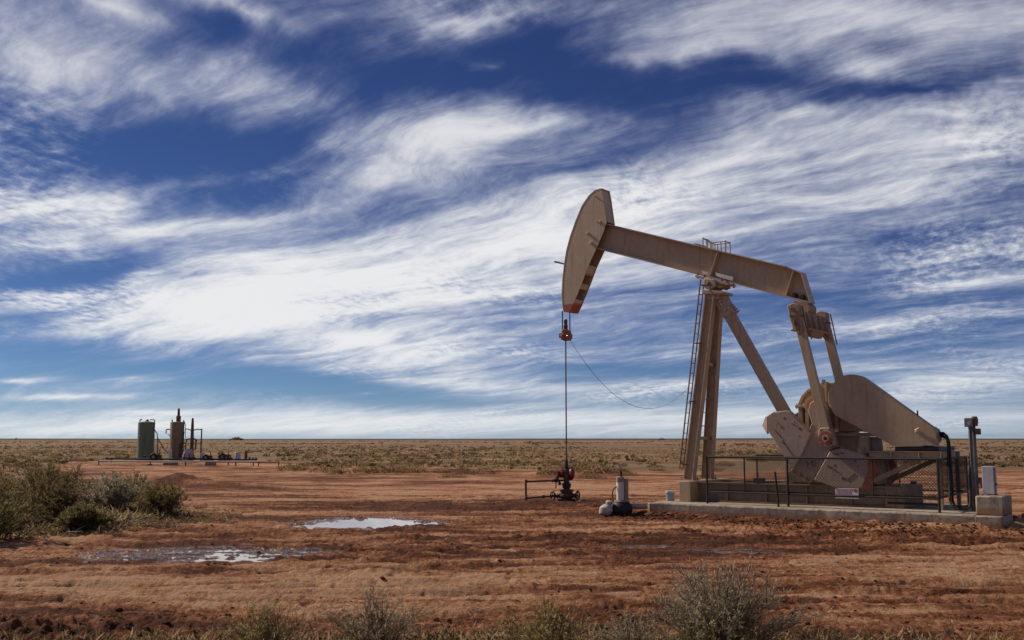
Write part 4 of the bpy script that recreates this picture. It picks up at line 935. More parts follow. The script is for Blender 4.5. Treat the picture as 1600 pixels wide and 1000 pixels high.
mb.v = [(x + .04 * pn(x * 12, z * 12, 8), y, z + .03 * pn(x * 14, y * 9, 9)) for x, y, z in mb.v]; mb.build('knot', 'white_plastic', t)
p0 = Vector((TX + .22, TY + .15, tz + .20)); p1 = pad(-.2, 1.55, .20)
single(MB().tube([p0, p0.lerp(p1, .4) + Vector((0, 0, -.01)), p0.lerp(p1, .75) + Vector((0, 0, .03)), p1], .085, 12), 'drain_pipe', 'beige_pipe', 'short dusty pipe on the ground between the tub and the slab', 'pipe', tuple(p1), False)

# ================================================================== wellhead
wp = pad(RU, RV); wx, wy = wp.x, wp.y; wz = -.06
t = thing('wellhead', 'dark oily wellhead with red valve bodies under the polished rod', 'wellhead', (wx, wy, wz), False)
def LZ(prof, nm, mat, n=18, par=None): return MB().lathe([(r * 1.22, wz + h) for r, h in prof], (wx, wy, 0), n).build(nm, mat, par or t)
LZ([(.18, -.1), (.20, .02), (.225, .20), (.235, .20), (.235, .25), (.15, .25)], 'casing_head', 'rubber')
LZ([(.12, .24), (.15, .27), (.17, .34), (.19, .34), (.19, .38), (.15, .40), (.16, .48), (.19, .50), (.19, .55), (.10, .56)], 'tubing_head', 'pipe_dark')
LZ([(.09, .55), (.09, .60), (.115, .61), (.115, .68), (.12, .70), (.12, .73), (.09, .75), (.075, .80)], 'adapter', 'black')
LZ([(.07, .78), (.08, .90), (.10, .92), (.10, 1.0), (.07, 1.02), (.07, 1.18), (.05, 1.2)], 'tee_body', 'pipe_dark')
LZ([(.055, 1.18), (.06, 1.22), (.045, 1.30), (.05, 1.34), (.04, 1.40), (.045, 1.46), (.025, 1.52)], 'stuffing_box', 'black')
mb = MB(); mb.lathe([(.06, -.30), (.13, -.30), (.13, -.25), (.09, -.24), (.115, -.20), (.115, -.12), (.07, -.10), (.07, -.02)], (wx, wy, wz + 1.04), 16, 'x'); mb.build('left_ram', 'red_valve', t)
mb = MB(); mb.lathe([(.08, .02), (.09, .07), (.16, .08), (.21, .14), (.20, .20), (.13, .25), (.08, .26)], (wx, wy, wz + 1.06), 16, 'x'); mb.build('right_ram', 'red_valve', t)
mb = MB(); mb.bounds(wx - .18, wx + .12, wy - .03, wy + .03, wz + 1.14, wz + 1.18); mb.lathe([(.05, -.02), (.05, .05)], (wx + .13, wy - .05, wz + .86), 10); mb.build('ram_yoke', 'red_valve', t)
# flow lines to the left
def well_pipe(pts, r=.032): MB().tube([(wx + a, wy + b, wz + c) for a, b, c in pts], r, 8).build('flow_pipe', 'pipe_dark', t)
well_pipe([(-.05, 0, .845), (-1.30, -.02, .80)]); well_pipe([(-.15, 0, .37), (-1.32, -.02, .27)]); well_pipe([(-1.31, -.02, .83), (-1.30, -.02, -.12)], .035)
mb = MB(); q = lambda a, b, c: (wx + a, wy + b, wz + c)
mb.lathe([(.03, -.06), (.05, -.04), (.05, .04), (.03, .06)], q(-.44, 0, .83), 10, 'x'); mb.lathe([(.03, -.06), (.055, -.04), (.055, .04), (.03, .06)], q(-.75, 0, .325), 10, 'x'); mb.lathe([(.03, -.05), (.045, -.03), (.045, .03), (.03, .05)], q(-1.31, -.02, .28), 10, 'z'); mb.lathe([(.045, -.04), (.045, .04)], q(-1.30, -.02, .82), 10, 'z')
mb.build('pipe_union', 'pipe_dark', t)
def valve(a, c, wheel, ax=1):
    mb = MB(); mb.lathe([(.05, -.12), (.08, -.10), (.08, -.06), (.05, -.05), (.085, 0), (.05, .05), (.08, .06), (.08, .10), (.05, .12)], q(a, 0, c), 12, 'x'); v_ = mb.build('valve', 'pipe_dark', t)
    mb = MB(); h = q(*wheel)
    n = 14; R_ = .13
    d = Vector((ax, -.55, 0)).normalized(); e = Vector((0, 0, 1)); f_ = d.cross(e)
    ring = [Vector(h) + (e * math.cos(2 * math.pi * k / n) + f_ * math.sin(2 * math.pi * k / n)) * R_ for k in range(n + 1)]
    mb.tube(ring, .024, 6)
    for k in range(4): mb.tube([Vector(h), ring[k * 3]], .014, 5)
    mb.tube([q(a, 0, c), h], .02, 6); mb.lathe([(.035, -.02), (.035, .02)], h, 8, 'x'); mb.build('handwheel', 'black', v_)
valve(-.30, .35, (-.45, -.12, .36), -1); valve(.20, .36, (.35, -.12, .37), 1)
mb = MB(); mb.lathe([(.06, -.09), (.075, -.02), (.06, .06)], q(-.30, 0, .84), 10, 'x'); mb.tube([q(-.34, -.04, .82), q(-.345, -.05, .60)], .02, 6); mb.lathe([(.04, -.05), (.05, 0), (.03, .05)], q(-.22, -.03, .74), 8); mb.tube([q(-.22, -.02, .84), q(-.22, -.03, .74)], .02, 6); mb.tube([q(-.30, 0, .86), q(-.33, 0, .98)], .02, 6)
mb.build('check_valve', 'black', t)
mb = MB(); mb.lathe([(.05, -.02), (.08, .02), (.06, .08), (.02, .1)], q(-.33, -.2, .02), 8); mb.build('plug', 'white_plastic', t)

# ================================================================== tank battery in the distance, left
def bz(x, y): return gz(x, y)
gx, gy = -33.4, 97.0; g0 = bz(gx, gy) - .05
t = thing('green_tank', 'tall faded green cylindrical tank at the left of the battery', 'tank', (gx, gy, g0), False)
H_ = 3.62
MB().lathe([(.74, g0), (.74, g0 + H_), (.70, g0 + H_ + .03), (.15, g0 + H_ + .14)], (gx, gy, 0), 32).build('shell', 'green', t)
mb = MB()
for h in (1.2, 2.4, H_ - .02): mb.lathe([(.745, h + g0), (.755, h + g0 + .02), (.745, h + g0 + .04)], (gx, gy, 0), 32)
mb.build('hoop', 'green', t)
mb = MB(); mb.tube(hose([(gx - .62, gy, g0 + H_), (gx - .62, gy, g0 + H_ + .2), (gx - .55, gy, g0 + H_ + .27), (gx - .42, gy, g0 + H_ + .27)], .05), .05, 8); mb.build('vent_pipe', 'pipe_dark', t)
mb = MB(); mb.lathe([(.12, g0 + H_ + .1), (.13, g0 + H_ + .24), (.08, g0 + H_ + .3)], (gx + .05, gy, 0), 12); mb.build('hatch', 'pipe_dark', t)
mb = MB(); mb.tube([(gx + .3, gy, g0 + H_ + .26), (gx + .68, gy, g0 + H_ + .26), (gx + .71, gy, g0 + H_ + .2), (gx + .76, gy - .1, g0 + H_ - .5)], .045, 8); mb.tube(hose([(gx + .76, gy - .2, g0 + 3.0), (gx + 1.0, gy - .2, g0 + 2.7), (gx + 1.12, gy - .2, g0 + 2.2), (gx + 1.15, gy - .2, g0 + 1.2), (gx + 1.1, gy - .2, g0 + .1)], .045), .045, 8)
mb.tube(hose([(gx + 1.08, gy - .2, g0 + 2.3), (gx + 1.5, gy - .4, g0 + 1.7), (gx + 2.0, gy - .8, g0 + 1.15), (gx + 2.4, gy - 1, g0 + .9)], .04), .04, 8); mb.build('overflow_pipe', 'pipe_dark', t)

hx, hy = -29.2, 92.6; h0 = bz(hx, hy) - .05
t = thing('heater_treater', 'rusty brown upright vessel with a chimney in the battery', 'vessel', (hx, hy, h0), False)
MB().lathe([(.60, h0), (.60, h0 + 3.35), (.57, h0 + 3.42), (.25, h0 + 3.46)], (hx, hy, 0), 28).build('shell', 'brown_tank', t)
sx = hx + .08
MB().lathe([(.20, h0 + 3.4), (.20, h0 + 3.95), (.12, h0 + 3.97), (.10, h0 + 4.5), (.08, h0 + 4.62)], (sx, hy, 0), 16).build('chimney', 'rust', t)
mb = MB(); mb.bounds(hx - .46, hx - .18, hy - .64, hy - .55, h0 + .25, h0 + 1.05); mb.build('notice_plate', 'white', t)
mb = MB(); mb.tube([(hx - .45, hy, h0 + 3.4), (hx - .48, hy, h0 + 3.65)], .06, 8); mb.tube([(hx + .52, hy, h0 + 3.35), (hx + .54, hy, h0 + 3.6)], .05, 8); mb.tube([(hx + .6, hy, h0 + 3.5), (hx + .72, hy, h0 + 3.1), (hx + .72, hy, h0 + 2.5)], .03, 6); mb.build('nozzle', 'pipe_dark', t)
mb = MB(); mb.tube(hose([(hx - .58, hy, h0 + 2.78), (hx - .85, hy, h0 + 2.8), (hx - .96, hy, h0 + 2.72), (hx - .96, hy, h0 + 2.42)], .05), .05, 8); mb.tube([(hx - .6, hy, h0 + 2.2), (hx - .82, hy, h0 + 2.4)], .03, 6); mb.build('elbow_pipe', 'pipe_dark', t)
mb = MB(); mb.bounds(hx + .42, hx + .66, hy - .5, hy - .2, h0 + .2, h0 + 1.6); mb.tube([(hx + .62, hy - .3, h0 + 1.6), (hx + .7, hy - .3, h0 + 2.6)], .05, 8); mb.build('fire_box', 'pipe_dark', t)

qx, qy = -28.0, 93.0; q0_ = bz(qx, qy) - .05
t = thing('separator', 'slim rusty upright separator pipe right of the brown vessel', 'vessel', (qx, qy, q0_), False)
MB().lathe([(.17, q0_), (.16, q0_ + 1.6), (.13, q0_ + 3.0), (.09, q0_ + 3.75), (.05, q0_ + 3.8)], (qx, qy, 0), 16).build('shell', 'rust', t)
mb = MB(); mb.tube([(hx + .6, qy, q0_ + 2.8), (qx - .45, qy, q0_ + 2.85), (qx - .1, qy, q0_ + 2.72)], .045, 8); mb.tube([(qx + .1, qy, q0_ + 2.72), (qx + .35, qy, q0_ + 2.8), (qx + .82, qy, q0_ + 2.8)], .045, 8); mb.tube([(qx + .82, qy, q0_ + 2.86), (qx + .80, qy, q0_ - .05)], .06, 8)
mb.build('header_pipe', 'pipe_dark', t)
mb = MB(); mb.tube(hose([(qx - .15, qy - .1, q0_ + 2.0), (qx - .35, qy - .1, q0_ + 1.95), (qx - .48, qy - .1, q0_ + 1.7), (qx - .52, qy - .1, q0_ + .6), (qx - .52, qy - .1, q0_)], .05), .05, 8); mb.tube(hose([(qx + .12, qy - .1, q0_ + 2.0), (qx + .3, qy - .1, q0_ + 1.95), (qx + .38, qy - .1, q0_ + 1.75), (qx + .32, qy - .1, q0_ + 1.0)], .05), .055, 8)
mb.lathe([(.08, q0_ + 1.72), (.1, q0_ + 1.8), (.06, q0_ + 1.9)], (qx + .4, qy - .1, 0), 8); mb.tube([(qx - .62, qy, q0_ + 2.9), (qx - .58, qy, q0_ + 2.2), (qx - .5, qy, q0_ + 1.9)], .025, 6); mb.build('loop_pipe', 'pipe_dark', t)
kx, ky = -28.0, 91.6; k0 = bz(kx, ky) - .05
mb = MB(); mb.lathe([(.32, k0), (.42, k0 + .2), (.42, k0 + .7), (.34, k0 + 1.0), (.15, k0 + 1.08)], (kx, ky, 0), 14); mb.v = [(x + .12 * (z - k0) + .07 * pn(x * 3, z * 3, 3), y, z) for x, y, z in mb.v]
single(mb, 'bulk_bag', 'white_plastic', 'big dirty white bag leaning below the slim separator', 'bag', (kx, ky, k0), False)

# pipe barrier along the front of the battery
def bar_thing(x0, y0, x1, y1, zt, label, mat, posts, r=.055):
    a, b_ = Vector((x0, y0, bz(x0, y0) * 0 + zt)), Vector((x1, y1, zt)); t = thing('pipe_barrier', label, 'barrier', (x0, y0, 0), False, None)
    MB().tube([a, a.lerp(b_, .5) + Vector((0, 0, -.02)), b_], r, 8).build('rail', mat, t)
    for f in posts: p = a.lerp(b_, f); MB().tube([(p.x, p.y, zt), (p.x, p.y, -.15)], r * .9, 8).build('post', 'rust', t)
bar_thing(-33.0, 85.0, -19.6, 82.5, .37, 'long pale pipe rail along the front of the tank battery', 'white', (.002, .33, .55, .86, .998))  # white-grey pipe; the white paint also stands in for its sunlit top
bar_thing(-24.6, 86.0, -18.2, 83.2, .30, 'short dark pipe rail behind the right end of the pale one', 'rust', (.3, .65, .998))
# engine, pumps, drums and blocks between the vessels
def engine(x, y, s, lab, wheelmat='black'):
    z = bz(x, y) - .03; t = thing('pump_engine', lab, 'pump', (x, y, z), False)
    MB().bounds(x - .35 * s, x + .6 * s, y - .25, y + .25, z, z + .14).build('base_frame', 'pipe_dark', t)
    MB().bounds(x + .0 * s, x + .5 * s, y - .2, y + .2, z + .14, z + .62 * s).build('block', 'pipe_dark', t, bevel=.03)
    mb = MB(); mb.lathe([(.30 * s, y - .3), (.33 * s, y - .27), (.33 * s, y - .2), (.30 * s, y - .18)], (x - .1 * s, 0, z + .42 * s), 18, 'y'); w_ = mb.build('flywheel', wheelmat, t)
    mb = MB(); mb.lathe([(.10 * s, y - .32), (.12 * s, y - .30)], (x - .1 * s, 0, z + .42 * s), 12, 'y'); mb.build('hub', 'beige_pipe', w_)
    MB().tube([(x + .35 * s, y, z + .6 * s), (x + .35 * s, y, z + 1.0 * s)], .04, 8).build('exhaust', 'rust', t)
engine(-30.8, 92.0, 1.0, 'black pump engine with a flywheel left of the brown vessel')
engine(-25.9, 90.5, .8, 'small dark pump engine right of the slim separator')
engine(-24.6, 91.0, .95, 'dark pump set beside the orange drum')
for x, y, r, h, mat, lab in ((-26.6, 91.5, .2, .7, 'white', 'small white drum beside the tall goalpost pipe'), (-25.2, 92.0, .27, .75, 'orange_plastic', 'orange drum among the pumps of the battery'), (-23.4, 90.8, .24, .8, 'box_grey', 'pale grey drum at the right of the pumps'), (-22.9, 91.6, .14, .9, 'rust', 'thin rusty drum at the right end of the battery')):
    z = bz(x, y) - .03; t = thing('steel_drum', lab, 'drum', (x, y, z), False)
    MB().lathe([(r, z), (r, z + h), (r * .9, z + h + .02)], (x, y, 0), 16).build('body', mat, t)
    mb = MB()
    for f in (.03, .36, .68, .97): mb.lathe([(r * 1.0, z + h * f - .02), (r * 1.05, z + h * f), (r * 1.0, z + h * f + .02)], (x, y, 0), 16)
    mb.build('hoop', mat, t)
for x, y, a, b_, c, lab in ((-27.2, 84.8, 1.1, .5, .30, 'low pale rubble block under the rail by the white bag'), (-23.9, 84.4, .8, .5, .34, 'pale concrete lump under the rail right of the pumps'), (-28.9, 84.9, .35, .3, .16, 'small pale stone under the rail below the brown vessel')):
    mb = MB(); mb.bounds(x - a / 2, x + a / 2, y - b_ / 2, y + b_ / 2, -.1, c); mb.v = [(p + .08 * pn(p * 3, r_ * 5, 2), q_, r_ * (1 - .25 * abs(pn(p * 2, 3, 4)))) for p, q_, r_ in mb.v]
    single(mb, 'concrete_lump', 'concrete', lab, 'rubble', (x, y, 0), False, bevel=.06)
for x, y, h, lab in ((-31.9, 92.5, .55, 'short riser pipe just right of the green tank'), (-31.2, 94.0, .75, 'thin riser pipe between tank and brown vessel'), (-27.0, 90.2, .5, 'stub pipe with valve below the goalpost pipe'), (-22.2, 90.0, .4, 'last stub pipe at the right of the battery'), (-34.6, 92.0, .4, 'stub pipe left of the green tank')):
    z = bz(x, y) - .05; t = thing('riser_pipe', lab, 'pipe', (x, y, z), False)
    MB().tube([(x, y, z), (x, y, z + h)], .06, 8).build('pipe', 'pipe_dark', t)
    mb = MB(); mb.lathe([(.07, z + h - .1), (.11, z + h - .04), (.11, z + h + .02), (.05, z + h + .06)], (x, y, 0), 10); mb.build('cap', 'rust', t)
mb = MB(); mb.tube([(-35.2, 92.2, .42), (-31.5, 92.2, .36), (-26.5, 91.0, .4), (-22.4, 90.4, .34)], .07, 8); single(mb, 'flow_line', 'pipe_dark', 'long dark flow line running behind the pale rail', 'pipe', (-35.2, 92.2, .3), False)

for x, y, s_, lab in ((-27.3, 90.0, .8, 'rusty valve manifold behind the bulk bag'), (-24.0, 89.6, .7, 'low rusty valve manifold in front of the grey drum'), (-21.6, 88.8, .55, 'small rusty valve manifold at the far right of the battery')):
    z = bz(x, y) - .03; t = thing('valve_manifold', lab, 'valves', (x, y, z), False)
    MB().tube([(x - .7 * s_, y, z + .3), (x + .7 * s_, y, z + .3)], .07, 8).build('header', 'pipe_dark', t)
    for k in (-.5, 0, .45):
        MB().tube([(x + k * s_, y, z - .02), (x + k * s_, y, z + .75 * s_)], .055, 8).build('riser', 'rust', t)
        mb = MB(); mb.lathe([(.16 * s_, -.02), (.16 * s_, .02)], (x + k * s_, y, z + .80 * s_), 10); mb.build('handwheel', 'red_valve' if k else 'pipe_dark', t)

# ================================================================== plants
def leaves(P, D, Ln, Wd, rng):
    """many narrow leaf quads: centres P, directions D"""
    n = len(P); D = D / np.linalg.norm(D, axis=1, keepdims=True)
    a = rng.normal(size=(n, 3)); S = np.cross(D, a); S /= np.linalg.norm(S, axis=1, keepdims=True) + 1e-9
    Nn = np.cross(D, S) * (Ln[:, None] * .12)
    L = Ln[:, None]; W = Wd[:, None] / 2
    v = np.stack([P - S * W * .5, P + S * W * .5, P + D * L * .5 + S * W + Nn, P + D * L, P + D * L * .5 - S * W + Nn], 1)
    return v
def leaf_obj(name, V5, mat, parent=None, kind=None, org=(0, 0, 0)):
    n = len(V5); me = bpy.data.meshes.new(name)
    co = (V5.reshape(-1, 3) - np.array(org)).astype(np.float32)
    me.vertices.add(n * 5); me.loops.add(n * 5); me.polygons.add(n)
    me.vertices.foreach_set('co', co.ravel()); me.loops.foreach_set('vertex_index', np.arange(n * 5, dtype=np.int32))
    me.polygons.foreach_set('loop_start', np.arange(0, n * 5, 5, dtype=np.int32)); me.polygons.foreach_set('loop_total', np.full(n, 5, np.int32)); me.update(calc_edges=True)
    me.materials.append(M[mat]); o = bpy.data.objects.new(name, me); col.objects.link(o)
    if parent: o.parent = parent
    if kind: o['kind'] = kind
    return o
def shrub_geo(seed, H, R, n_stem, n_twig, n_leaf, ll, lw, sr, up=.5, ragged=.35):
    """stems as tapered tubes, twigs and leaf quads; local coordinates about the base"""
    rng = np.random.default_rng(seed); mb = MB(); LP = []; LD = []
    for i in range(n_stem):
        th = rng.uniform(0, 2 * np.pi); ro = math.sqrt(rng.uniform(0, 1)); lump = 1 + .28 * math.sin(th * 3 + seed) + .15 * math.sin(th * 5 + 2 * seed)
        tip = np.array([R * ro * lump * math.cos(th), R * ro * lump * math.sin(th), H * (1 - .5 * ro * ro) * (1 - ragged * rng.uniform(0, 1) ** 1.3)])
        b = np.array([tip[0] * .22 + rng.normal() * .04 * R, tip[1] * .22 + rng.normal() * .04 * R, -.04]); c = b + (tip - b) * .5; c[2] = tip[2] * (.45 + .25 * up); c[:2] = b[:2] + (tip[:2] - b[:2]) * (.5 - .3 * up)
        c += rng.normal(size=3) * .06 * H
        S = np.linspace(0, 1, 6)[:, None]; pts = (1 - S) ** 2 * b + 2 * S * (1 - S) * c + S * S * tip + rng.normal(size=(6, 3)) * .012 * H * np.array([1, 1, .5])
        mb.tube([tuple(p) for p in pts], sr, 3, sr * .35, caps=False)
        for k in range(n_twig):
            s = rng.uniform(.25, .98); j = min(4, int(s * 5)); f = s * 5 - j; p = pts[j] * (1 - f) + pts[j + 1] * f
            tg = pts[j + 1] - pts[j]; tg /= np.linalg.norm(tg); d = tg * .8 + rng.normal(size=3) * .55; d[2] += .45 * up; d /= np.linalg.norm(d)
            L = H * rng.uniform(.10, .26); q = p + d * L + np.array([0, 0, -.05 * L])
            mid = (p + q) / 2 + rng.normal(size=3) * .08 * L
            mb.tube([tuple(p), tuple(mid), tuple(q)], sr * .5, 3, sr * .22, caps=False)
            u_ = rng.uniform(.1, 1, n_leaf)[:, None]; LP.append(p + (q - p) * u_ + rng.normal(size=(n_leaf, 3)) * .03 * L); LD.append(d + rng.normal(size=(n_leaf, 3)) * .6)
    P = np.concatenate(LP); D = np.concatenate(LD); n = len(P)
    return mb, leaves(P, D, ll * rng.uniform(.6, 1.4, n), lw * rng.uniform(.6, 1.3, n), rng)
def shrub(x, y, seed, H, R, leafmat, label, stemmat='twig', name='desert_shrub', group=None, dz=0, **kw):
    z = gz(x, y) - .02 + dz; t = thing(name, label, 'shrub', (x, y, z), False, group)
    mb, V5 = shrub_geo(seed, H, R, **kw)
    mb.v = [(a + x, b_ + y, c + z) for a, b_, c in mb.v]
    mb.build('stems', stemmat, t, smooth=0)
    leaf_obj('foliage', V5, leafmat, t)
    return t
mid = dict(n_stem=90, n_twig=9, n_leaf=10, ll=.075, lw=.014, sr=.008)
G_ = 'desert shrubs at the left edge of the clearing'
for args in (
    (-10.7, 21.8, 1, 1.15, 1.15, 'leaf_green', 'large dark green shrub cut by the left edge of the photo'),
    (-12.9, 29.6, 2, 1.35, 1.25, 'leaf_olive', 'tallest dark olive shrub at the back of the left cluster'),
    (-15.2, 30.5, 3, 1.35, 1.3, 'leaf_brown', 'brown shrub behind the cluster at the far left edge'),
    (-11.0, 25.6, 4, 1.05, .85, 'leaf_brown', 'brownish rounded shrub in the middle of the left cluster'),
    (-10.9, 29.0, 5, 1.10, .85, 'leaf_grey', 'grey green spiky shrub right of the tallest olive one'),
    (-9.35, 28.6, 6, .85, .80, 'leaf_olive', 'olive shrub at the right end of the left cluster'),
    (-9.75, 24.3, 7, .62, .55, 'leaf_green', 'small green shrub in front of the brownish rounded one'),
    (-12.3, 25.0, 8, 1.15, .9, 'leaf_olive', 'olive green shrub between the dark green and brownish ones'),
    (-14.0, 33.0, 9, 1.0, 1.2, 'leaf_brown', 'low brown shrub peeping out behind the tallest olive one'),
    (-11.6, 32.5, 10, 1.0, .9, 'leaf_olive', 'small dark olive shrub half hidden behind the tallest one'),
): shrub(*args, group=G_, **mid)
rng = np.random.default_rng(31)
near_ = dict(n_twig=8, n_leaf=4, sr=.0042)
shrub(2.1, 10.9, 21, .92, .80, 'leaf_grey', 'big feathery grey green bush at the bottom right of centre', name='feathery_bush', n_stem=180, n_twig=8, n_leaf=7, sr=.0042, ll=.04, lw=.006, up=.75, ragged=.5)
t = thing('yellow_weed', 'yellow green weed growing through the front of the big grey bush', 'weed', (1.95, 10.6, gz(1.95, 10.6)), False); mb, V5 = shrub_geo(22, .52, .42, 60, 7, 8, .035, .008, .004, .8, .5); z = gz(1.95, 10.6); mb.v = [(a + 1.95, b_ + 10.6, c + z) for a, b_, c in mb.v]; mb.build('stems', 'straw', t, smooth=0); leaf_obj('foliage', V5, 'leaf_yellow', t)
shrub(-2.5, 10.75, 23, .52, .60, 'leaf_yellow', 'yellowish grassy tuft at the bottom left of the photo', 'straw', 'grass_tuft', n_stem=70, ll=.04, lw=.007, up=.9, ragged=.5, **near_)
shrub(-1.36, 10.9, 24, .66, .58, 'leaf_grey', 'feathery grey green tuft left of centre at the bottom edge', 'straw', 'grass_tuft', n_stem=80, ll=.035, lw=.006, up=.9, ragged=.55, **near_)
shrub(.36, 10.8, 25, .58, .48, 'leaf_yellow', 'yellow green tuft at the bottom edge just right of centre', 'straw', 'grass_tuft', n_stem=85, ll=.035, lw=.008, up=.8, ragged=.5, **near_)
shrub(1.15, 10.7, 26, .44, .45, 'leaf_grey', 'low grey tuft touching the left side of the big bush', 'straw', 'grass_tuft', n_stem=60, ll=.035, lw=.006, up=.9, ragged=.5, **near_)
shrub(3.1, 10.7, 27, .42, .36, 'straw', 'sparse dry straw stalks right of the big feathery bush', 'straw', 'dry_stalks', n_stem=38, n_twig=4, n_leaf=2, ll=.03, lw=.005, sr=.005, up=.7, ragged=.6)
shrub(-3.6, 10.6, 28, .30, .5, 'leaf_olive', 'low dark weed left of the yellowish grassy tuft', 'straw', 'grass_tuft', n_stem=50, ll=.03, lw=.006, up=.6, ragged=.5, **near_)
for (x, y, n, L, lab) in ((-1.3, 10.8, 70, .55, 'pale straw stalks standing in the tuft left of centre'), (2.2, 10.8, 90, .8, 'pale straw stalks rising through the big grey bush'), (.45, 10.75, 60, .5, 'pale straw stalks in the yellow green tuft'), (-2.3, 10.7, 60, .45, 'pale straw stalks in the yellowish tuft at bottom left')):
    z = gz(x, y); mb = MB()
    for k in range(n):
        a, r0, q = rng.uniform(0, 6.28), rng.uniform(0, .22), L * rng.uniform(.45, 1); bx, by = x + r0 * math.cos(a), y + r0 * math.sin(a); lx, ly = rng.normal(0, .16) * q + .35 * r0 * math.cos(a), rng.normal(0, .16) * q
        mb.tube([(bx, by, z - .02), (bx + lx * .4, by + ly * .4, z + q * .55), (bx + lx, by + ly, z + q)], .0035, 3, .0015, caps=False)
    single(mb, 'straw_stalks', 'straw', lab, 'dry grass', (x, y, z), False)
mb = MB(); z = gz(2.5, 10.7); mb.tube([(2.35, 10.65, z + .02), (2.62, 10.7, z + .24), (3.0, 10.8, z + .50)], .007, 5, .004); mb.tube([(2.75, 10.73, z + .33), (2.80, 10.7, z + .46)], .005, 5, .003)
single(mb, 'dead_branch', 'dry_wood', 'long bare dry branch slanting up right of the big bush', 'branch', (2.35, 10.65, z), False)

# low dry litter, grass and twigs around the left shrubs
rng = np.random.default_rng(77)
def scatter_blades(name, n, cx, cy, sx, sy, ll, lw, mat, upz, mask=None):
    x = rng.normal(cx, sx, n); y = rng.normal(cy, sy, n); h, mo, vg, wt = terrain(x, y)
    if mask is not None: k = mask(x, y, vg); x, y, h = x[k], y[k], h[k]
    n = len(x); P = np.stack([x, y, h], 1); D = rng.normal(size=(n, 3)); D[:, 2] = np.abs(D[:, 2]) * .4 + upz
    return leaf_obj(name, leaves(P, D, ll * rng.uniform(.5, 1.5, n), lw * rng.uniform(.7, 1.3, n), rng), mat, kind='stuff')
scatter_blades('dry_grass', 14000, -11.6, 26.0, 2.3, 3.0, .22, .012, 'straw', .35, lambda x, y, v: (v > .25))
scatter_blades('leaf_litter', 12000, -11.0, 25.4, 2.3, 2.6, .12, .02, 'leaf_brown', .15, lambda x, y, v: v > .1)
scatter_blades('green_weeds', 3500, -11.8, 24.0, 2.0, 2.0, .16, .014, 'leaf_olive', .6, lambda x, y, v: v > .25)
scatter_blades('foreground_weeds', 9000, 0.0, 10.9, 3.0, .4, .12, .0035, 'straw', .6)
mb = MB()
for k in range(90):
    x, y = rng.normal(-10.4, 1.3), rng.normal(25.6, 1.8); z = gz(x, y); a = rng.uniform(0, 6.28); L = rng.uniform(.2, .6)
    mb.tube([(x, y, z + .01), (x + L * .5 * math.cos(a), y + L * .5 * math.sin(a), z + rng.uniform(.04, .2)), (x + L * math.cos(a + .4), y + L * math.sin(a + .4), z + rng.uniform(.0, .25))], rng.uniform(.006, .013), 4, .003, caps=False)
o = mb.build('dead_twigs', 'dry_wood', None, smooth=0); o['kind'] = 'stuff'

# stones and clods scattered over the clay
def stones(name, n, x, y, smin, smax, mat):
    """faceted lumps half sunk into the ground"""
    ph = (1 + 5 ** .5) / 2
    iv = np.array([(-1, ph, 0), (1, ph, 0), (-1, -ph, 0), (1, -ph, 0), (0, -1, ph), (0, 1, ph), (0, -1, -ph), (0, 1, -ph), (ph, 0, -1), (ph, 0, 1), (-ph, 0, -1), (-ph, 0, 1)]) / 1.9
    fa = np.array([(0, 11, 5), (0, 5, 1), (0, 1, 7), (0, 7, 10), (0, 10, 11), (1, 5, 9), (5, 11, 4), (11, 10, 2), (10, 7, 6), (7, 1, 8), (3, 9, 4), (3, 4, 2), (3, 2, 6), (3, 6, 8), (3, 8, 9), (4, 9, 5), (2, 4, 11), (6, 2, 10), (8, 6, 7), (9, 8, 1)])
    h = terrain(x, y)[0]; s = smin + (smax - smin) * rng.uniform(0, 1, n) ** 3
    V = iv[None] * rng.uniform(.65, 1.25, (n, 12, 1)) * (s[:, None, None] * np.stack([rng.uniform(.8, 1.5, n), rng.uniform(.8, 1.3, n), rng.uniform(.45, .8, n)], 1)[:, None, :])
    V = V + np.stack([x, y, h + s * .15], 1)[:, None, :]
    F = (fa[None] + (np.arange(n) * 12)[:, None, None]).reshape(-1, 3)
    me = bpy.data.meshes.new(name); me.vertices.add(n * 12); me.loops.add(len(F) * 3); me.polygons.add(len(F))
    me.vertices.foreach_set('co', V.reshape(-1).astype(np.float32)); me.loops.foreach_set('vertex_index', F.reshape(-1).astype(np.int32))
    me.polygons.foreach_set('loop_start', np.arange(0, len(F) * 3, 3, dtype=np.int32)); me.polygons.foreach_set('loop_total', np.full(len(F), 3, np.int32)); me.update(calc_edges=True)
    me.materials.append(M[mat]); o = bpy.data.objects.new(name, me); col.objects.link(o); o['kind'] = 'stuff'
M['clod'] = plant_mat('clay_clod', [(.09, .035, .018), (.15, .062, .03), (.24, .115, .062), (.36, .2, .12)], .9)
n = 12000; y = 9.3 + 30 * rng.uniform(0, 1, n) ** 1.7; x = rng.uniform(-1, 1, n) * (.52 * y + 1)
d_, _, _ = pad_dist(x, y); hh_, mm, vv_, ww = terrain(x, y); k = (d_ > .1) & (mm + rng.normal(0, .2, n) > .42) & (hh_ > -.03); stones('clay_clods', int(k.sum()), x[k], y[k], .006, .034, 'clod')
n = 2600; u_ = rng.uniform(-.6, 9.6, n); v_ = -np.abs(rng.normal(0, .9, n)) - .05; x = PAD_O.x + PU.x * u_ + PV.x * v_; y = PAD_O.y + PU.y * u_ + PV.y * v_; stones('spoil_clods', n, x, y, .008, .045, 'clod')

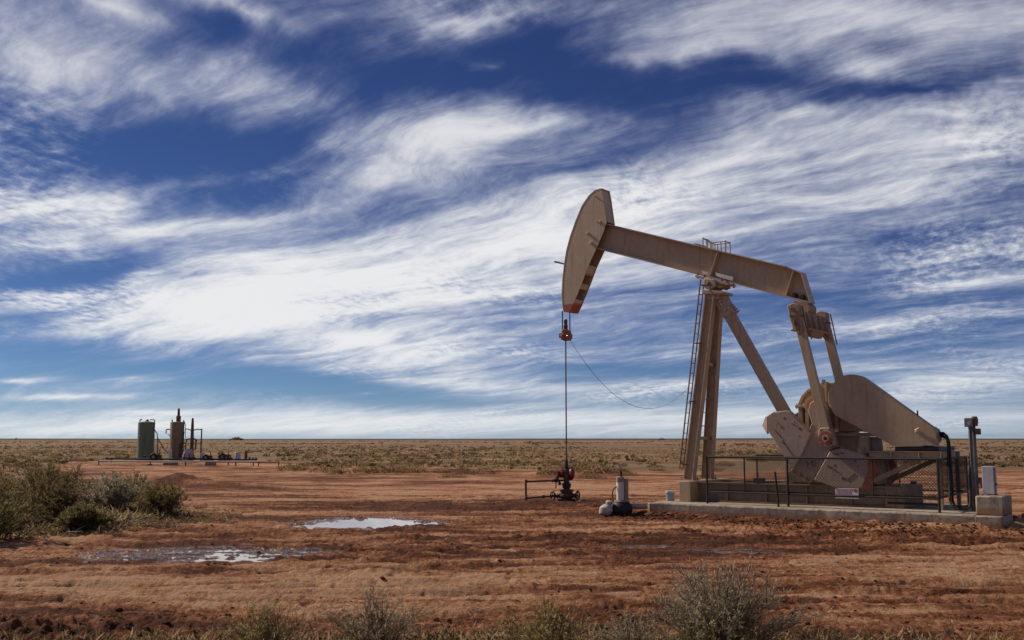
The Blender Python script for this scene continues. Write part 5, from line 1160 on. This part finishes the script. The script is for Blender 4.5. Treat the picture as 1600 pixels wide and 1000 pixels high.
# ------------------------------------------------------------------ scrub on the plain
rng = np.random.default_rng(5)
def clump(seed, H, R, n, ll, lw):
    r_ = np.random.default_rng(seed); th = r_.uniform(0, 2 * np.pi, n); ro = np.sqrt(r_.uniform(0, 1, n)); lump = 1 + .3 * np.sin(3 * th + seed)
    top = H * (1 - .55 * ro ** 2) * (1 + .25 * np.sin(th * 4 + ro * 5 + seed)); zz = top * r_.uniform(.05, 1, n) ** .6
    P = np.stack([R * ro * lump * np.cos(th), R * ro * lump * np.sin(th), zz], 1); D = P * np.array([1, 1, .6]) + np.array([0, 0, .5]) * H + r_.normal(size=(n, 3)) * .5
    return leaves(P, D, ll * r_.uniform(.6, 1.4, n), lw * r_.uniform(.6, 1.4, n), r_)
protos = []
specs = [('desert_bush', 'low dark olive bush on the plain beyond the clearing', 'leaf_brown', .62, .85), ('desert_bush', 'low brown bush on the plain beyond the clearing', 'scrub_far', .55, .95), ('desert_bush', 'pale grey scrub bush on the plain beyond the clearing', 'scrub_far', .7, .9), ('grass_clump', 'dry straw coloured grass clump beyond the clearing', 'grass_far', .55, .8)]
for k, (nm, lab, mt_, H, R) in enumerate(specs):
    o = leaf_obj(nm, clump(200 + k, H, R, 420 if k < 3 else 620, .15 if k < 3 else .19, .05), mt_); tag(o, lab, 'bush' if k < 3 else 'grass', ('dark olive bushes on the plain', 'brown bushes on the plain', 'grey scrub bushes on the plain', 'dry grass clumps on the plain')[k]); protos.append(o)
used = [False] * 4; cnt = 0
def place_bush(k, x, y, s):
    o = protos[k]
    if used[k]: o = o.copy(); col.objects.link(o)
    used[k] = True; o.location = (x, y, gz(x, y) - .03); o.rotation_euler = (0, 0, rng.uniform(0, 6.28)); o.scale = (s * rng.uniform(.9, 1.5), s * rng.uniform(.9, 1.5), s * rng.uniform(.7, 1.0)); return o
NEAR = [(905, 737, 1.6, 1, 'widest brown bush left of the wellhead top'), (885, 738, 1.2, 2, 'grey bush touching the left side of the widest brown one'), (930, 739, 1.1, 3, 'straw clump between the widest brown bush and the wellhead'), (955, 739, 1.0, 2, 'grey bush behind the wellhead, right of the polished rod'), (870, 739, 1.0, 3, 'straw clump at the left end of the bushes by the wellhead'), (735, 741, 0.8, 2, 'small grey bush midway between puddle and wellhead'), (760, 739, 0.9, 1, 'small brown bush left of the wellhead flow pipe'), (708, 746, 0.8, 1, 'lone dark brown bush nearest the camera on the bare clay'), (690, 738, 0.7, 3, 'small straw clump just behind the lone brown bush'), (720, 739, 0.9, 2, 'grey bush right behind the lone brown one'), (640, 738, 1.1, 3, 'straw clump on the clearing edge above the bright puddle'), (615, 739, 1.2, 1, 'brown bush on the clearing edge above the bright puddle'), (600, 741, 1, 2, 'grey bush at the clearing edge left of the brown one'), (570, 739, 0.9, 3, 'straw clump on the clearing edge above the puddle left end'), (505, 738, 1.0, 1, 'brown bush on the clearing edge right of the pipe rail'), (530, 740, 0.9, 3, 'straw clump right of the brown bush near the pipe rail'), (925, 747, 0.7, 0, 'small dark olive bush on bare clay right of the wellhead'), (470, 735, 0.8, 3, 'straw clump just right of the pipe rail end'), (455, 736, 0.9, 2, 'grey bush touching the right end of the pipe rail'), (860, 726, 1.0, 0, 'dark olive bush well behind the wellhead flow pipe'), (790, 728, 1.0, 0, 'dark olive bush behind the clearing, middle of the photo'), (740, 727, 0.9, 2, 'grey bush behind the clearing left of the middle'), (855, 741, 0.9, 3, 'straw clump over the corner of the flow pipe'), (980, 742, 0.7, 2, 'small grey bush right behind the white drum'), (65, 709, 1.3, 0, 'dark olive bush on the plain above the left shrubs'), (120, 708, 1.2, 0, 'dark olive bush on the plain left of the green tank'), (40, 716, 1.1, 0, 'dark olive bush nearest the left edge on the plain'), (95, 716, 1.0, 1, 'brown bush on the plain above the left shrubs'), (190, 712, 0.9, 0, 'dark olive bush close to the green tank'), (12, 722, 1.2, 0, 'dark bush cut by the left edge of the photo, on the plain'), (82, 722, 0.9, 1, 'low brown bush just behind the tallest left shrub'), (130, 722, 0.8, 2, 'grey bush left of the pipe rail start'), (150, 712, 1.0, 1, 'brown bush left of the green tank'), (30, 730, 0.9, 1, 'brown bush peeping over the shrubs at the left edge'), (60, 728, 0.8, 3, 'straw clump peeping over the left shrubs'), (1130, 728, 0.8, 3, 'straw clump seen between pumpjack leg and strut'), (1180, 722, 0.9, 2, 'grey bush seen through the fence left of the counterweight'), (1590, 722, 1.0, 3, 'straw clump at the right edge beyond the cabinet'), (1560, 728, 0.8, 2, 'grey bush beyond the grey cabinet')]
for (px, py, s, k, lab) in NEAR:
    yy = CAM_H * math.hypot(F_PX, 186) / (py - 686.0); xx = (px - 800) / F_PX * yy * math.cos(PITCH) * 1.006
    o = place_bush(k, xx, yy, s * .8); tag(o, lab, None, 'bushes along the edge of the clearing'); cnt += 1
FARL = ['low dark olive bush far out on the plain', 'low brown bush far out on the plain', 'pale grey scrub bush far out on the plain', 'dry straw coloured clump far out on the plain']
FARG = ['dark olive bushes on the plain', 'brown bushes on the plain', 'grey scrub bushes on the plain', 'dry grass clumps on the plain']
while cnt < 240:
    y = 68 + 130 * rng.uniform(0, 1) ** 1.2; x = rng.uniform(-.55, .55) * y
    vg = terrain(np.array([x]), np.array([y]))[2][0]
    if vg < .45 or (-37 < x < -17 and 78 < y < 100) or fbm(x * .03, y * .012, 301, 2) < -.1: continue
    k = int(rng.choice([0, 1, 2, 3], p=[.22, .26, .3, .22])); o = place_bush(k, x, y, rng.uniform(.28, .62)); tag(o, FARL[k], None, FARG[k]); cnt += 1
# the mass of scrub farther off
def tufts(name, n, ymin, ymax, H, W, mat, seed, thr):
    y = ymin * (ymax / ymin) ** rng.uniform(0, 1, n); x = rng.uniform(-.6, .6, n) * y
    h, mo, vg, wt = terrain(x, y); k = (vg > .35) & (fbm(x * .02, y * .006, seed, 3) > thr) & ~((x > -37) & (x < -17) & (y > 78) & (y < 100)); x, y, h = x[k], y[k], h[k]
    m_ = 7; n = len(x); P = np.repeat(np.stack([x, y, h], 1), m_, 0); P[:, :2] += rng.normal(size=(n * m_, 2)) * W * .35; D = rng.normal(size=(n * m_, 3)) * .6; D[:, 2] = 1.0
    s = np.repeat(rng.uniform(.5, 1.3, n), m_); leaf_obj(name, leaves(P, D, H * s * rng.uniform(.6, 1.3, n * m_), W * s * rng.uniform(.35, .8, n * m_), rng), mat, kind='stuff')
tufts('far_scrub', 4200, 80, 420, .28, .6, 'scrub_far', 401, .05)
tufts('far_brush', 1500, 80, 300, .26, .5, 'leaf_brown', 431, .12)
tufts('far_grass', 8000, 60, 300, .20, .35, 'grass_far', 411, -.1)
tufts('horizon_scrub', 3000, 400, 1800, .4, 1.6, 'scrub_far', 421, .05)
# specks on the skyline
def sky_speck(x, y, H, R, n, seed, lab, cat, name):
    z = gz(x, y); o = leaf_obj(name, clump(seed, H, R, n, R * .35, R * .2), 'scrub_far'); o.location = (x, y, z - .1); tag(o, lab, cat)
sky_speck(-700, 1500, 4.6, 1.6, 160, 501, 'lone tiny dark tree on the skyline at the far left', 'tree', 'distant_tree')
sky_speck(-480, 1850, 3.6, 9, 260, 502, 'low dark clump of trees on the skyline right of the battery', 'trees', 'distant_trees')
sky_speck(240, 1700, 3.0, 4, 160, 503, 'small dark tree on the skyline right of the polished rod', 'tree', 'distant_tree')
